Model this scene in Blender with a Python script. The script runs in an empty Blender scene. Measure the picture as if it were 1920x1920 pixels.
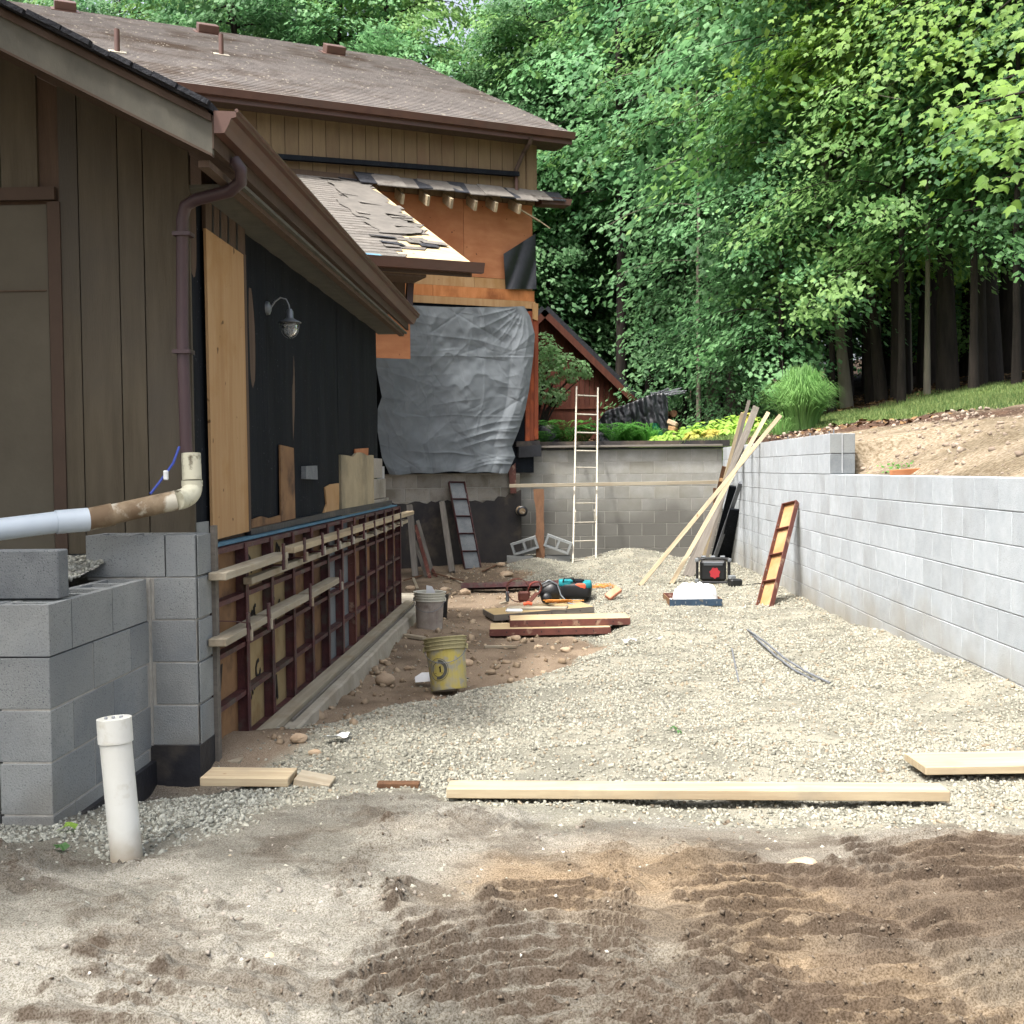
import bpy, math, random
import numpy as np
from mathutils import Vector, Matrix

SC = bpy.context.scene
COL = SC.collection
# ---------------------------------------------------------------- camera
FPX = 2100.0                                   # focal length in pixels of a 1920 px wide frame
YAW, PITCH, ROLL = math.atan(86/FPX), math.atan(79/FPX), 0.0095
cp, sp_ = math.cos(PITCH), math.sin(PITCH)
FW = Vector((-math.sin(YAW)*cp, math.cos(YAW)*cp, -sp_))
R0 = FW.cross(Vector((0, 0, 1))).normalized(); U0 = R0.cross(FW)
CR = R0*math.cos(ROLL) - U0*math.sin(ROLL)
CU = U0*math.cos(ROLL) + R0*math.sin(ROLL)
cam = bpy.data.cameras.new('camera'); camo = bpy.data.objects.new('camera', cam); COL.objects.link(camo)
camo.matrix_world = Matrix(((CR.x, CU.x, -FW.x, 0), (CR.y, CU.y, -FW.y, 0), (CR.z, CU.z, -FW.z, 0), (0, 0, 0, 1)))
cam.sensor_width = 36; cam.lens = 36*FPX/1920; cam.clip_start = .05; cam.clip_end = 600
SC.camera = camo
# ---------------------------------------------------------------- light
SUN_EL = math.radians(63)
SUN_H = Vector((-.70, -.714, 0)).normalized()
world = bpy.data.worlds.new('World'); SC.world = world; world.use_nodes = True
wn = world.node_tree.nodes; wn.clear()
sky = wn.new('ShaderNodeTexSky'); sky.sky_type = 'NISHITA'; sky.sun_disc = False
sky.sun_elevation = SUN_EL; sky.sun_rotation = math.atan2(SUN_H.x, SUN_H.y)
sky.dust_density = 8.0; sky.air_density = .8; sky.ozone_density = 1.0
bg = wn.new('ShaderNodeBackground'); bg.inputs['Strength'].default_value = .15
wo = wn.new('ShaderNodeOutputWorld')
hz = wn.new('ShaderNodeHueSaturation'); hz.inputs['Saturation'].default_value = .55; hz.inputs['Value'].default_value = 1.15   # hazy, nearly white summer sky
world.node_tree.links.new(sky.outputs[0], hz.inputs['Color']); world.node_tree.links.new(hz.outputs[0], bg.inputs[0]); world.node_tree.links.new(bg.outputs[0], wo.inputs[0])
sun = bpy.data.lights.new('sun', 'SUN'); sun.energy = 2.0; sun.angle = math.radians(5.0); sun.color = (1, .97, .925)
suno = bpy.data.objects.new('sun', sun); COL.objects.link(suno)
sdir = Vector((SUN_H.x*math.cos(SUN_EL), SUN_H.y*math.cos(SUN_EL), math.sin(SUN_EL)))
suno.rotation_euler = (-sdir).to_track_quat('-Z', 'Y').to_euler()
VS = SC.view_settings; VS.view_transform = 'Standard'; VS.look = 'None'; VS.gamma = 1.0; VS.exposure = 1.42
VS.use_curve_mapping = False
SC.cycles.max_bounces = 7; SC.cycles.diffuse_bounces = 4; SC.cycles.transparent_max_bounces = 4

# ---------------------------------------------------------------- helpers
def ray(px, py):
    return (FW*FPX + CR*(px-960) + CU*(960-py)).normalized()
def at_y(px, py, Y):
    d = ray(px, py); return d*(Y/d.y)
def at_x(px, py, X):
    d = ray(px, py); return d*(X/d.x)
def at_z(px, py, Z):
    d = ray(px, py); return d*(Z/d.z)
def on_plane(px, py, p0, n, off=0.0):
    d = ray(px, py); return d*((p0.dot(n)+off)/d.dot(n))

def link(o):
    COL.objects.link(o); return o
def thing(name, label, cat, loc=(0, 0, 0), rz=0.0, group=None, kind=None):
    o = link(bpy.data.objects.new(name, None)); o.location = loc; o.rotation_euler = (0, 0, rz)
    o.empty_display_size = .2
    o['label'] = label; o['category'] = cat
    if group: o['group'] = group
    o['kind'] = kind or 'thing'
    return o
def tag(o, label=None, cat=None, group=None, kind=None):
    if label: o['label'] = label
    if cat: o['category'] = cat
    if group: o['group'] = group
    if kind: o['kind'] = kind
    return o
def par(o, parent, world=False):
    o.parent = parent
    if world:
        o.matrix_parent_inverse = Matrix.Rotation(-parent.rotation_euler.z, 4, 'Z') @ Matrix.Translation(-Vector(parent.location))
    return o
def inst(name, me, parent=None, loc=(0, 0, 0), rot=(0, 0, 0), scale=(1, 1, 1), world=False):
    o = link(bpy.data.objects.new(name, me)); o.location = loc; o.rotation_euler = rot; o.scale = scale
    if parent: par(o, parent, world)
    return o
def copy_tree(o, parent=None):
    c = o.copy(); COL.objects.link(c)
    if parent: c.parent = parent
    for ch in list(o.children): copy_tree(ch, c)
    return c

class MB:
    def __init__(s): s.v = []; s.f = []; s.sm = False
    def add(s, vs, fs):
        b = len(s.v); s.v += [tuple(p) for p in vs]; s.f += [tuple(b+i for i in f) for f in fs]; return s
    def box(s, c, d, M=None, ch=0.0):
        hx, hy, hz = d[0]/2, d[1]/2, d[2]/2; c = Vector(c)
        if ch <= 0:
            vs = [Vector((x*hx, y*hy, z*hz)) for x in (-1, 1) for y in (-1, 1) for z in (-1, 1)]
            fs = [(0, 1, 3, 2), (4, 6, 7, 5), (0, 4, 5, 1), (2, 3, 7, 6), (0, 2, 6, 4), (1, 5, 7, 3)]
        else:
            vs = []; idx = {}
            for sx in (-1, 1):
                for sy in (-1, 1):
                    for sz in (-1, 1):
                        for a in range(3):
                            e = [hx-ch, hy-ch, hz-ch]; e[a] += ch
                            idx[(sx, sy, sz, a)] = len(vs); vs.append(Vector((sx*e[0], sy*e[1], sz*e[2])))
            fs = []
            q = [(-1, -1), (1, -1), (1, 1), (-1, 1)]
            for a in range(3):
                for sg in (-1, 1):
                    f = []
                    for (u, w) in q:
                        k = [0, 0, 0]; k[a] = sg; k[(a+1) % 3] = u; k[(a+2) % 3] = w
                        f.append(idx[(*k, a)])
                    fs.append(tuple(f if sg > 0 else f[::-1]))
            for a in range(3):      # edges running along axis a
                b, c2 = (a+1) % 3, (a+2) % 3
                for sb in (-1, 1):
                    for sc in (-1, 1):
                        def k(sa, ax):
                            kk = [0, 0, 0]; kk[a] = sa; kk[b] = sb; kk[c2] = sc; return idx[(*kk, ax)]
                        f = (k(-1, b), k(1, b), k(1, c2), k(-1, c2))
                        fs.append(f if sb*sc < 0 else f[::-1])
            for sx in (-1, 1):
                for sy in (-1, 1):
                    for sz in (-1, 1):
                        f = tuple(idx[(sx, sy, sz, a)] for a in range(3))
                        fs.append(f if sx*sy*sz > 0 else f[::-1])
        if M is not None: vs = [M @ v for v in vs]
        return s.add([v + c for v in vs], fs)
    def prism(s, pts, off):            # polygon (list of Vector) extruded by vector off
        n = len(pts); off = Vector(off); pts = [Vector(p) for p in pts]
        return s.add(pts+[p+off for p in pts], [tuple(range(n))[::-1], tuple(range(n, 2*n))] +
                     [(i, (i+1) % n, n+(i+1) % n, n+i) for i in range(n)])
    def beam(s, p0, p1, w, t, up=(0, 0, 1), ch=0.0):   # w across, t along up
        p0, p1 = Vector(p0), Vector(p1); d = p1-p0; L = d.length; d.normalize()
        u = Vector(up); u = (u - d*u.dot(d)).normalized(); r = d.cross(u)
        M = Matrix(((d.x, r.x, u.x), (d.y, r.y, u.y), (d.z, r.z, u.z)))
        return s.box((p0+p1)/2, (L, w, t), M, ch)
    def tube(s, pts, rad, n=8, cap=True):
        pts = [Vector(p) for p in pts]
        if not isinstance(rad, (list, tuple)): rad = [rad]*len(pts)
        rings = []; ref = None; b = len(s.v)
        for i, p in enumerate(pts):
            d = (pts[min(i+1, len(pts)-1)] - pts[max(i-1, 0)]).normalized()
            if ref is None:
                ref = Vector((0, 0, 1)) if abs(d.z) < .9 else Vector((1, 0, 0))
            u = (ref - d*ref.dot(d)).normalized(); w = d.cross(u); ref = u
            for k in range(n):
                a = 2*math.pi*k/n; s.v.append(tuple(p + (u*math.cos(a)+w*math.sin(a))*rad[i]))
        for i in range(len(pts)-1):
            for k in range(n):
                k2 = (k+1) % n
                s.f.append((b+i*n+k, b+i*n+k2, b+(i+1)*n+k2, b+(i+1)*n+k))
        if cap:
            e = b+(len(pts)-1)*n; c = len(s.v); s.v += s.v[b:b+n]+s.v[e:e+n]
            s.f.append(tuple(c+k for k in range(n))[::-1]); s.f.append(tuple(c+n+k for k in range(n)))
        return s
    def lathe(s, prof, n=24, M=None):   # prof list of (r,z)
        b = len(s.v)
        for r, z in prof:
            for k in range(n):
                a = 2*math.pi*k/n; p = Vector((r*math.cos(a), r*math.sin(a), z)); s.v.append(tuple(M @ p if M else p))
        for i in range(len(prof)-1):
            for k in range(n):
                k2 = (k+1) % n; s.f.append((b+i*n+k, b+i*n+k2, b+(i+1)*n+k2, b+(i+1)*n+k))
        return s
    def mesh(s, name, mat, smooth=None):
        me = bpy.data.meshes.new(name); me.from_pydata(s.v, [], s.f)
        if mat: me.materials.append(mat)
        if smooth or (smooth is None and s.sm): me.polygons.foreach_set('use_smooth', [True]*len(me.polygons))
        me.update(); return me
    def build(s, name, mat, parent=None, world=False, smooth=None):
        o = link(bpy.data.objects.new(name, s.mesh(name, mat, smooth)))
        if parent: par(o, parent, world)
        return o

def np_mesh(name, V, F, mat, cols=None, smooth=False):
    V = np.asarray(V, dtype=np.float32); F = np.asarray(F, dtype=np.int32); k = F.shape[1]
    me = bpy.data.meshes.new(name)
    me.vertices.add(len(V)); me.vertices.foreach_set('co', V.ravel())
    me.loops.add(F.size); me.loops.foreach_set('vertex_index', F.ravel())
    me.polygons.add(len(F)); me.polygons.foreach_set('loop_start', np.arange(0, F.size, k, dtype=np.int32))
    if smooth: me.polygons.foreach_set('use_smooth', np.ones(len(F), dtype=bool))
    if cols is not None:
        a = me.color_attributes.new('Col', 'FLOAT_COLOR', 'POINT')
        c = np.ones((len(V), 4), dtype=np.float32); c[:, :3] = cols; a.data.foreach_set('color', c.ravel())
    me.materials.append(mat); me.update(calc_edges=True); me.validate()
    return me

def grid_mesh(name, X, Y, Z, mat, cols=None, smooth=True):   # 2-D arrays
    r, c = X.shape; V = np.stack([X.ravel(), Y.ravel(), Z.ravel()], 1)
    i = np.arange(r*c).reshape(r, c)
    F = np.stack([i[:-1, :-1].ravel(), i[:-1, 1:].ravel(), i[1:, 1:].ravel(), i[1:, :-1].ravel()], 1)
    return np_mesh(name, V, F, mat, cols, smooth)

_tab = np.random.RandomState(7).rand(256, 256)
def vn(x, y, seed=0):
    x = np.asarray(x, float)+seed*17.3; y = np.asarray(y, float)+seed*31.7
    xi = np.floor(x).astype(int); yi = np.floor(y).astype(int); fx = x-xi; fy = y-yi
    fx = fx*fx*(3-2*fx); fy = fy*fy*(3-2*fy)
    a = _tab[xi % 256, yi % 256]; b = _tab[(xi+1) % 256, yi % 256]
    c = _tab[xi % 256, (yi+1) % 256]; d = _tab[(xi+1) % 256, (yi+1) % 256]
    return (a*(1-fx)+b*fx)*(1-fy) + (c*(1-fx)+d*fx)*fy
def fbm(x, y, o=4, seed=0):
    s = 0; a = .5; t = 0
    for i in range(o):
        s = s+a*vn(np.asarray(x)*2**i, np.asarray(y)*2**i, seed+i*3); t += a; a *= .55
    return s/t
def sstep(a, b, x):
    t = np.clip((np.asarray(x, float)-a)/(b-a), 0, 1); return t*t*(3-2*t)

# ---------------------------------------------------------------- materials
def lin(c):
    if isinstance(c, str):
        c = c.lstrip('#'); c = [int(c[i:i+2], 16)/255 for i in (0, 2, 4)]
        c = [x/12.92 if x <= .04045 else ((x+.055)/1.055)**2.4 for x in c]
    return (*c, 1)
def mat(name, c1, c2=None, scale=6, stretch=(1, 1, 1), lo=.35, hi=.65, rough=.8, bump=.0, bscale=60, bstretch=None,
        ov=0.0, metal=0.0, c3=None, scale3=1.5, lo3=.5, hi3=.62, spec=.3, vcol=False, speck=None, speck_scale=200, speck_lo=.62, speck_hi=.7,
        detail=5, transl=0.0, coat=0.0, world=False, low_tint=None):
    m = bpy.data.materials.new(name); m.use_nodes = True; nt = m.node_tree; N = nt.nodes; L = nt.links; N.clear()
    out = N.new('ShaderNodeOutputMaterial'); P = N.new('ShaderNodeBsdfPrincipled'); L.new(P.outputs[0], out.inputs[0])
    P.inputs['Roughness'].default_value = rough; P.inputs['Metallic'].default_value = metal
    P.inputs['Specular IOR Level'].default_value = spec; P.inputs['Coat Weight'].default_value = coat
    tc = N.new('ShaderNodeTexCoord'); oi = N.new('ShaderNodeObjectInfo')
    add = N.new('ShaderNodeVectorMath'); add.operation = 'MULTIPLY_ADD'
    add.inputs[0].default_value = (1, 1, 1)
    cmb = N.new('ShaderNodeMath'); cmb.operation = 'MULTIPLY'; cmb.inputs[1].default_value = 0 if world else 37
    L.new(oi.outputs['Random'], cmb.inputs[0])
    if world:
        geo = N.new('ShaderNodeNewGeometry'); L.new(geo.outputs['Position'], add.inputs[0])
    else: L.new(tc.outputs['Object'], add.inputs[0])
    add.inputs[1].default_value = (1, 1, 1); L.new(cmb.outputs[0], add.inputs[2])
    def noise(sc, st, det=detail):
        mp = N.new('ShaderNodeMapping'); L.new(add.outputs[0], mp.inputs[0]); mp.inputs['Scale'].default_value = st
        n = N.new('ShaderNodeTexNoise'); L.new(mp.outputs[0], n.inputs['Vector'])
        n.inputs['Scale'].default_value = sc; n.inputs['Detail'].default_value = det; n.inputs['Roughness'].default_value = .6
        return n.outputs['Fac']
    def ramp(fac, lo, hi):
        r = N.new('ShaderNodeMapRange'); L.new(fac, r.inputs[0]); r.inputs[1].default_value = lo; r.inputs[2].default_value = hi
        return r.outputs[0]
    def mix(f, a, b, bt='MIX'):
        x = N.new('ShaderNodeMix'); x.data_type = 'RGBA'; x.blend_type = bt
        if isinstance(f, float): x.inputs[0].default_value = f
        else: L.new(f, x.inputs[0])
        for s_, v in ((6, a), (7, b)):
            if isinstance(v, tuple): x.inputs[s_].default_value = v
            else: L.new(v, x.inputs[s_])
        return x.outputs[2]
    if vcol:
        at = N.new('ShaderNodeAttribute'); at.attribute_name = 'Col'; col = at.outputs['Color']
        if c2:
            col = mix(ramp(noise(scale, stretch), lo, hi), col, mix(1.0, col, lin(c2), 'MULTIPLY'))
    else:
        col = lin(c1)
        if c2: col = mix(ramp(noise(scale, stretch), lo, hi), col, lin(c2))
    if c3: col = mix(ramp(noise(scale3, (1, 1, 1)), lo3, hi3), col, lin(c3))
    if speck: col = mix(ramp(noise(speck_scale, (1, 1, 1), 1), speck_lo, speck_hi), col, lin(speck))
    if low_tint:  # second colour low down; splashed dirt on pale blocks and pipe
        g2 = N.new('ShaderNodeNewGeometry'); sx = N.new('ShaderNodeSeparateXYZ'); L.new(g2.outputs['Position'], sx.inputs[0])
        nz = N.new('ShaderNodeTexNoise'); L.new(g2.outputs['Position'], nz.inputs['Vector']); nz.inputs['Scale'].default_value = 2.2; nz.inputs['Detail'].default_value = 6
        ad = N.new('ShaderNodeMath'); ad.operation = 'MULTIPLY_ADD'; L.new(nz.outputs['Fac'], ad.inputs[0]); ad.inputs[1].default_value = -.9; L.new(sx.outputs['Z'], ad.inputs[2])
        col = mix(ramp(ad.outputs[0], low_tint[1]-.45, low_tint[1]-.45-low_tint[2]), col, lin(low_tint[0]))
    if ov:
        hv = N.new('ShaderNodeHueSaturation'); mr = N.new('ShaderNodeMapRange')
        L.new(oi.outputs['Random'], mr.inputs[0]); mr.inputs[3].default_value = 1-ov; mr.inputs[4].default_value = 1+ov
        L.new(mr.outputs[0], hv.inputs['Value'])
        if isinstance(col, tuple): hv.inputs['Color'].default_value = col
        else: L.new(col, hv.inputs['Color'])
        col = hv.outputs[0]
    if isinstance(col, tuple): P.inputs['Base Color'].default_value = col
    else: L.new(col, P.inputs['Base Color'])
    if bump:
        b = N.new('ShaderNodeBump'); b.inputs['Strength'].default_value = 1.0; b.inputs['Distance'].default_value = bump
        L.new(noise(bscale, bstretch or stretch), b.inputs['Height']); L.new(b.outputs[0], P.inputs['Normal'])
    if transl:
        tr = N.new('ShaderNodeBsdfTranslucent'); ms = N.new('ShaderNodeMixShader'); ms.inputs[0].default_value = transl
        if isinstance(col, tuple): tr.inputs[0].default_value = col
        else: L.new(col, tr.inputs[0])
        L.new(P.outputs[0], ms.inputs[1]); L.new(tr.outputs[0], ms.inputs[2]); L.new(ms.outputs[0], out.inputs[0])
    return m

m_block_r = mat('pale_block', '#a1a8ad', '#afb5b9', 9, lo=.3, hi=.7, rough=.95, bump=.0035, bscale=130, ov=.07, c3='#999d9f', scale3=1.7, lo3=.50, hi3=.72, low_tint=('#8f8c82', -1.0, .55), speck='#7d8082', speck_scale=260)
m_block_b = mat('old_block', '#868681', '#93938e', 6, low_tint=('#62615c', -.35, .55), rough=.95, bump=.003, bscale=150, ov=.10, c3='#7c7a70', scale3=1.6, lo3=.45, hi3=.7, speck='#77756c', speck_scale=240)  # these blocks get darker towards the bottom of the wall
m_block_f = mat('brown_grey_block', '#86827a', '#979187', 6, rough=.95, bump=.003, bscale=150, ov=.16, c3='#6d675c', scale3=3, lo3=.45, hi3=.65, speck='#66625a')
m_block_l = mat('new_block', '#7c7f7e', '#8e918e', 5, low_tint=('#6e6a61', -1.2, .4), rough=.95, bump=.004, bscale=140, ov=.10, c3='#6e7376', scale3=2.5, lo3=.45, hi3=.7, speck='#575c5f', speck_scale=170)
m_block_d = mat('dark_block', '#64686a', '#737778', 7, rough=.95, bump=.004, bscale=140, ov=.1, speck='#3d4347', speck_scale=170)
m_mortar = mat('mortar', '#8d9092', '#9b9d9e', 14, rough=1, bump=.004, bscale=80)
m_mortar_l = mat('light_mortar', '#918f88', '#a3a199', 14, rough=1, bump=.004, bscale=80)
m_rough_top = mat('block_rim', '#b4b8b6', '#a3a6a4', 20, rough=1, bump=.003, bscale=90)
m_bitumen = mat('bitumen_coat', '#17181c', '#25262b', 4, rough=.55, bump=.004, bscale=20, c3='#4a443d', scale3=2.4, lo3=.55, hi3=.72, spec=.4)
m_bitumen2 = mat('dirty_bitumen', '#2b2a2c', '#3b3734', 3, rough=.8, bump=.006, bscale=14, c3='#5d5347', scale3=1.6, lo3=.5, hi3=.7)
m_parge = mat('parge_coat', '#8b7f66', '#9d9177', 3, rough=.95, bump=.004, bscale=40, c3='#6b6554', scale3=1.2, lo3=.48, hi3=.66)
m_conc = mat('concrete', '#8f897b', '#9f998b', 5, rough=.95, bump=.005, bscale=40, c3='#857c6c', scale3=2, lo3=.5, hi3=.7)
m_siding = mat('brown_siding', '#4a4336', '#564f41', 3, (6, 6, .6), rough=.85, bump=.003, bscale=30, bstretch=(6, 6, .5), ov=.07, c3='#47433c', scale3=.8, lo3=.42, hi3=.7)
m_siding_t = mat('tan_siding', '#6d5c46', '#77664c', 3, (6, 6, .5), rough=.85, bump=.003, bscale=30, bstretch=(6, 6, .5), ov=.07, c3='#6b5743', scale3=1, lo3=.5, hi3=.7)
m_siding_d = mat('dark_brown_siding', '#4a3c31', '#55463a', 3, (6, 6, .6), rough=.85, bump=.003, bscale=30, ov=.07)
m_trim = mat('brown_trim', '#483a30', '#40342b', 3, (1, 1, 1), rough=.8, bump=.002, bscale=30)
m_trim_o = mat('olive_fascia', '#4c4b44', '#57554c', 4, (2, 2, 1), rough=.85, bump=.002, bscale=25)
m_gutter = mat('red_brown_metal', '#4a3027', '#553a2f', 4, rough=.5, bump=.0, spec=.5, c3='#4d382f', scale3=1.5)
m_spout = mat('downspout_metal', '#35262a', '#3f2d30', 3, rough=.45, spec=.5)
m_felt = mat('black_felt', '#101318', '#171b20', 3, (3, 3, .4), spec=.12, rough=.85, bump=.004, bscale=9, bstretch=(3, 3, .3), speck='#4a4e55', speck_scale=60, speck_lo=.72, speck_hi=.78)
m_felt2 = mat('black_plastic', '#121417', '#1b1e22', 5, rough=.38, bump=.006, bscale=12, spec=.5)
m_shingle = mat('worn_shingles', '#6c6764', '#827c77', 2.2, lo=.35, hi=.7, rough=.95, bump=.008, bscale=45, c3='#55493f', scale3=.9, lo3=.5, hi3=.7, speck='#a0988b', speck_scale=14, speck_lo=.64, speck_hi=.74, world=True)
m_shingle2 = mat('grey_shingles', '#5c5853', '#6c6862', 7, lo=.3, hi=.7, rough=.95, bump=.006, bscale=60, ov=.14, c3='#47413b', scale3=3, lo3=.55, hi3=.7)
m_shingle_d = mat('dark_shingle_edge', '#24262b', '#33353a', 20, rough=.95, bump=.01, bscale=50)
m_ply_o = mat('orange_plywood', '#9a6542', '#a8724d', 2, (1.5, 1.5, 5), rough=.75, bump=.002, bscale=20, c3='#8a5230', scale3=1.0, lo3=.48, hi3=.72, speck='#54301c', speck_scale=16, speck_lo=.76, speck_hi=.79)
m_ply_t = mat('tan_plywood', '#a58660', '#977650', 2.5, (5, 5, .5), rough=.75, bump=.002, bscale=20, speck='#5b4226', speck_scale=14, speck_lo=.74, speck_hi=.78, c3='#8f6a3c', scale3=2.2, lo3=.5, hi3=.75)
m_ply_l = mat('pale_plywood', '#b8a684', '#a8946f', 3, (1, 4, 1), rough=.8, bump=.001, bscale=25, speck='#6e5738', speck_scale=12, speck_lo=.74, speck_hi=.78)
m_ply_d = mat('dirty_plywood', '#7c5f42', '#6a4f37', 4, rough=.85, bump=.002, bscale=30, ov=.25, c3='#4b382a', scale3=5, lo3=.5, hi3=.7)
m_ply_y = mat('yellow_plywood', '#9c8a66', '#8c7853', 4, rough=.85, bump=.002, bscale=30, ov=.12, c3='#7d6340', scale3=4, lo3=.55, hi3=.75)
m_red = mat('cedar_red', '#7d4029', '#6d3623', 3, (5, 5, .5), rough=.8, bump=.003, bscale=20, c3='#a5542f', scale3=1.5, lo3=.5, hi3=.7)
m_shed = mat('shed_red_brown', '#4e2c22', '#5b3428', 3, (4, 4, .6), rough=.9, bump=.004, bscale=20, ov=.1)
m_rust = mat('form_steel', '#3c2024', '#512b2a', 9, rough=.65, bump=.003, bscale=70, c3='#4a423c', scale3=7, lo3=.5, hi3=.66, spec=.4, ov=.2)
m_rust2 = mat('red_form_steel', '#55302a', '#653c32', 9, rough=.6, bump=.002, bscale=70, c3='#8d7563', scale3=10, lo3=.58, hi3=.7, spec=.4)
m_blue = mat('blue_steel', '#2b3b4c', '#364a5c', 8, rough=.55, c3='#5b5a54', scale3=12, lo3=.62, hi3=.7)
m_sill = mat('sill_foam', '#557a8c', '#47687a', 6, rough=.8)
m_lum = mat('fresh_lumber', '#aa9d82', '#93836a', 3, (.6, 8, 8), rough=.8, bump=.001, bscale=10, ov=.1, c3='#8b806d', scale3=3.5, lo3=.54, hi3=.72, speck='#7c6040', speck_scale=9, speck_lo=.75, speck_hi=.78)
m_lum_w = mat('used_lumber', '#9c9482', '#887f6d', 3, (.6, 8, 8), rough=.85, bump=.002, bscale=12, ov=.1, c3='#8a7c66', scale3=4, lo3=.5, hi3=.7)
m_lum_g = mat('grey_lumber', '#716c64', '#5f5a54', 3, (1, 8, 8), rough=.9, bump=.003, bscale=12, ov=.14)
m_lum_b = mat('brown_lumber', '#624732', '#523a29', 3, (8, 8, 1), rough=.9, bump=.006, bscale=10, ov=.1)
m_tarp = mat('grey_tarp', '#666c70', '#72787c', 3, rough=.8, bump=.001, bscale=9, spec=.2, transl=.12)
m_black = mat('black_rubber', '#0f1012', rough=.45, spec=.5)
m_chrome = mat('dull_silver', '#6f7478', rough=.45, metal=.5)
m_alu = mat('ladder_aluminium', '#a9a497', '#948e80', 20, rough=.5, metal=.25)
m_pvc = mat('white_pvc', '#cfd1cb', '#c3c4bc', 3, rough=.45, spec=.5, bump=.0008, bscale=60, low_tint=('#99907f', -1.12, .22), c3='#b3b0a2', scale3=9, lo3=.56, hi3=.7)
m_pvc_b = mat('grey_white_pvc', '#c3ced6', '#b6c2cb', 3, rough=.35, spec=.5)
m_pvc_d = mat('stained_pvc', '#8d7d66', '#6e5c47', 9, lo=.4, hi=.6, rough=.75, c3='#bdb9a9', scale3=7, lo3=.52, hi3=.62)
m_pvc_s = mat('speckled_pvc', '#bcbaa5', '#9d9a86', 14, lo=.5, hi=.7, rough=.6, c3='#5c5546', scale3=16, lo3=.6, hi3=.72)
m_yellow = mat('yellow_bucket_plastic', '#a89a50', '#9c946e', 9, lo=.4, hi=.6, rough=.6, c3='#8f8c7c', scale3=13, lo3=.5, hi3=.6)
m_bucket_rim = mat('dusty_rim', '#a29a74', '#8f8864', 12, rough=.7)
m_bucket_w = mat('muddy_white_bucket', '#857b72', '#9d968c', 8, rough=.75, c3='#6d6058', scale3=5, lo3=.5, hi3=.66)
m_bucket_wr = mat('white_rim', '#b9b8a9', '#c6c5b8', 8, rough=.6)
m_ink = mat('black_ink', '#1c1814', rough=.7)
m_logo = mat('dark_logo', '#3c3f3d', '#54534a', 30, rough=.7)
m_white = mat('white_sheet', '#dcdedf', '#cfd2d3', 4, rough=.6, bump=.01, bscale=9)
m_bark = mat('dark_bark', '#221e1b', '#332d28', 2.5, (4, 4, .6), rough=.95, bump=.02, bscale=14, bstretch=(4, 4, .5), ov=.15)
m_bark_p = mat('pale_bark', '#6a655a', '#7b7568', 2.5, (4, 4, .6), rough=.95, bump=.012, bscale=14, bstretch=(4, 4, .5), ov=.12)
m_orange = mat('orange_cord', '#c98a45', '#b8742f', 30, rough=.6)
m_teal = mat('teal_fabric', '#1d7f86', '#17666c', 12, rough=.8)
m_orange2 = mat('orange_fabric', '#c9583a', rough=.7)
m_leather = mat('brown_leather', '#4c2a22', '#5d352a', 14, rough=.6)
m_redplastic = mat('red_plastic', '#96222a', rough=.5, spec=.5)
m_stone = mat('field_stone', '#97836b', '#a8967f', 7, rough=.9, bump=.003, bscale=60, ov=.2)
m_rebar = mat('grey_rod', '#5c6065', '#6d7075', 20, rough=.6)
m_glass = bpy.data.materials.new('lamp_glass'); m_glass.use_nodes = True
g = m_glass.node_tree.nodes['Principled BSDF']; g.inputs['Base Color'].default_value = (.9, .92, .92, 1); g.inputs['Roughness'].default_value = .08
g.inputs['Transmission Weight'].default_value = .85; g.inputs['IOR'].default_value = 1.2
def leafmat(name, a, b, t=.45):
    return mat(name, a, b, .9, rough=.55, spec=.3, transl=t+.08, ov=.16, detail=5, lo=.38, hi=.62)
m_leaf_b = leafmat('bluish_leaves', '#507d52', '#84b07a')
m_leaf_g = leafmat('green_leaves', '#5b8448', '#8db06b')
m_leaf_y = leafmat('lime_leaves', '#648a3a', '#93b252', .5)
m_leaf_d = leafmat('deep_leaves', '#426a42', '#658e56')
m_fern = leafmat('fern_leaves', '#4f8a3a', '#629a45')
m_lime = leafmat('lime_hosta', '#86ad45', '#a5c45e', .35)
m_grassb = leafmat('tall_grass_blades', '#5f8c4a', '#86b068', .4)
# ================================================================ GROUND
def H0(x, y):
    x = np.asarray(x, float); y = np.asarray(y, float)
    z = np.interp(y, [0, 2.2, 3.6, 4.4, 5.2, 8, 12, 18.5], [-1.30, -1.235, -1.255, -1.33, -1.375, -1.44, -1.46, -1.47])
    tr = sstep(5.0, 6.6, y)*(1-sstep(0, .55, x-xb(y)+.08))            # excavated strip by the forms
    z = z-.15*tr*sstep(5.2, 7.5, y)*(1-.75*sstep(12.5, 16, y))
    z = z+.09*sstep(1.9, 2.75, x)*(.6+.8*vn(y*.9, 0, 5))*sstep(4.4, 6, y)*(1-.85*sstep(8, 11, y))      # gravel banked on the wall
    z = z+.22*np.exp(-((x-1.15)**2/.5+(y-17.3)**2/.45)) + .12*np.exp(-((x+.4)**2/.2+(y-17.2)**2/.9))
    z = z-.055*np.exp(-((x+2.1)**2/.45+(y-4.15)**2/.25))-.03*np.exp(-((x+1.5)**2/.1+(y-3.7)**2/.1))                       # heap by the standpipe
    z = z-.15*np.exp(-((x+1.82)**2/.10+(y-5.02)**2/.09))-.08*np.exp(-((x+1.5)**2/.03+(y-5.35)**2/.09))
    z = z+(fbm(x*.9, y*.9, 3, 2)-.5)*.11 + (fbm(x*3.2, y*3.2, 3, 9)-.5)*.035
    return z
def xb(y):
    return np.interp(y, [4.2, 5, 6.5, 7.2, 7.8, 8.5, 10, 11.5, 13, 15, 17, 18.5], [-1.65, -1.5, -1.38, -1.0, -.6, -.1, .42, .45, .1, -.35, -.75, -.8])
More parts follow.
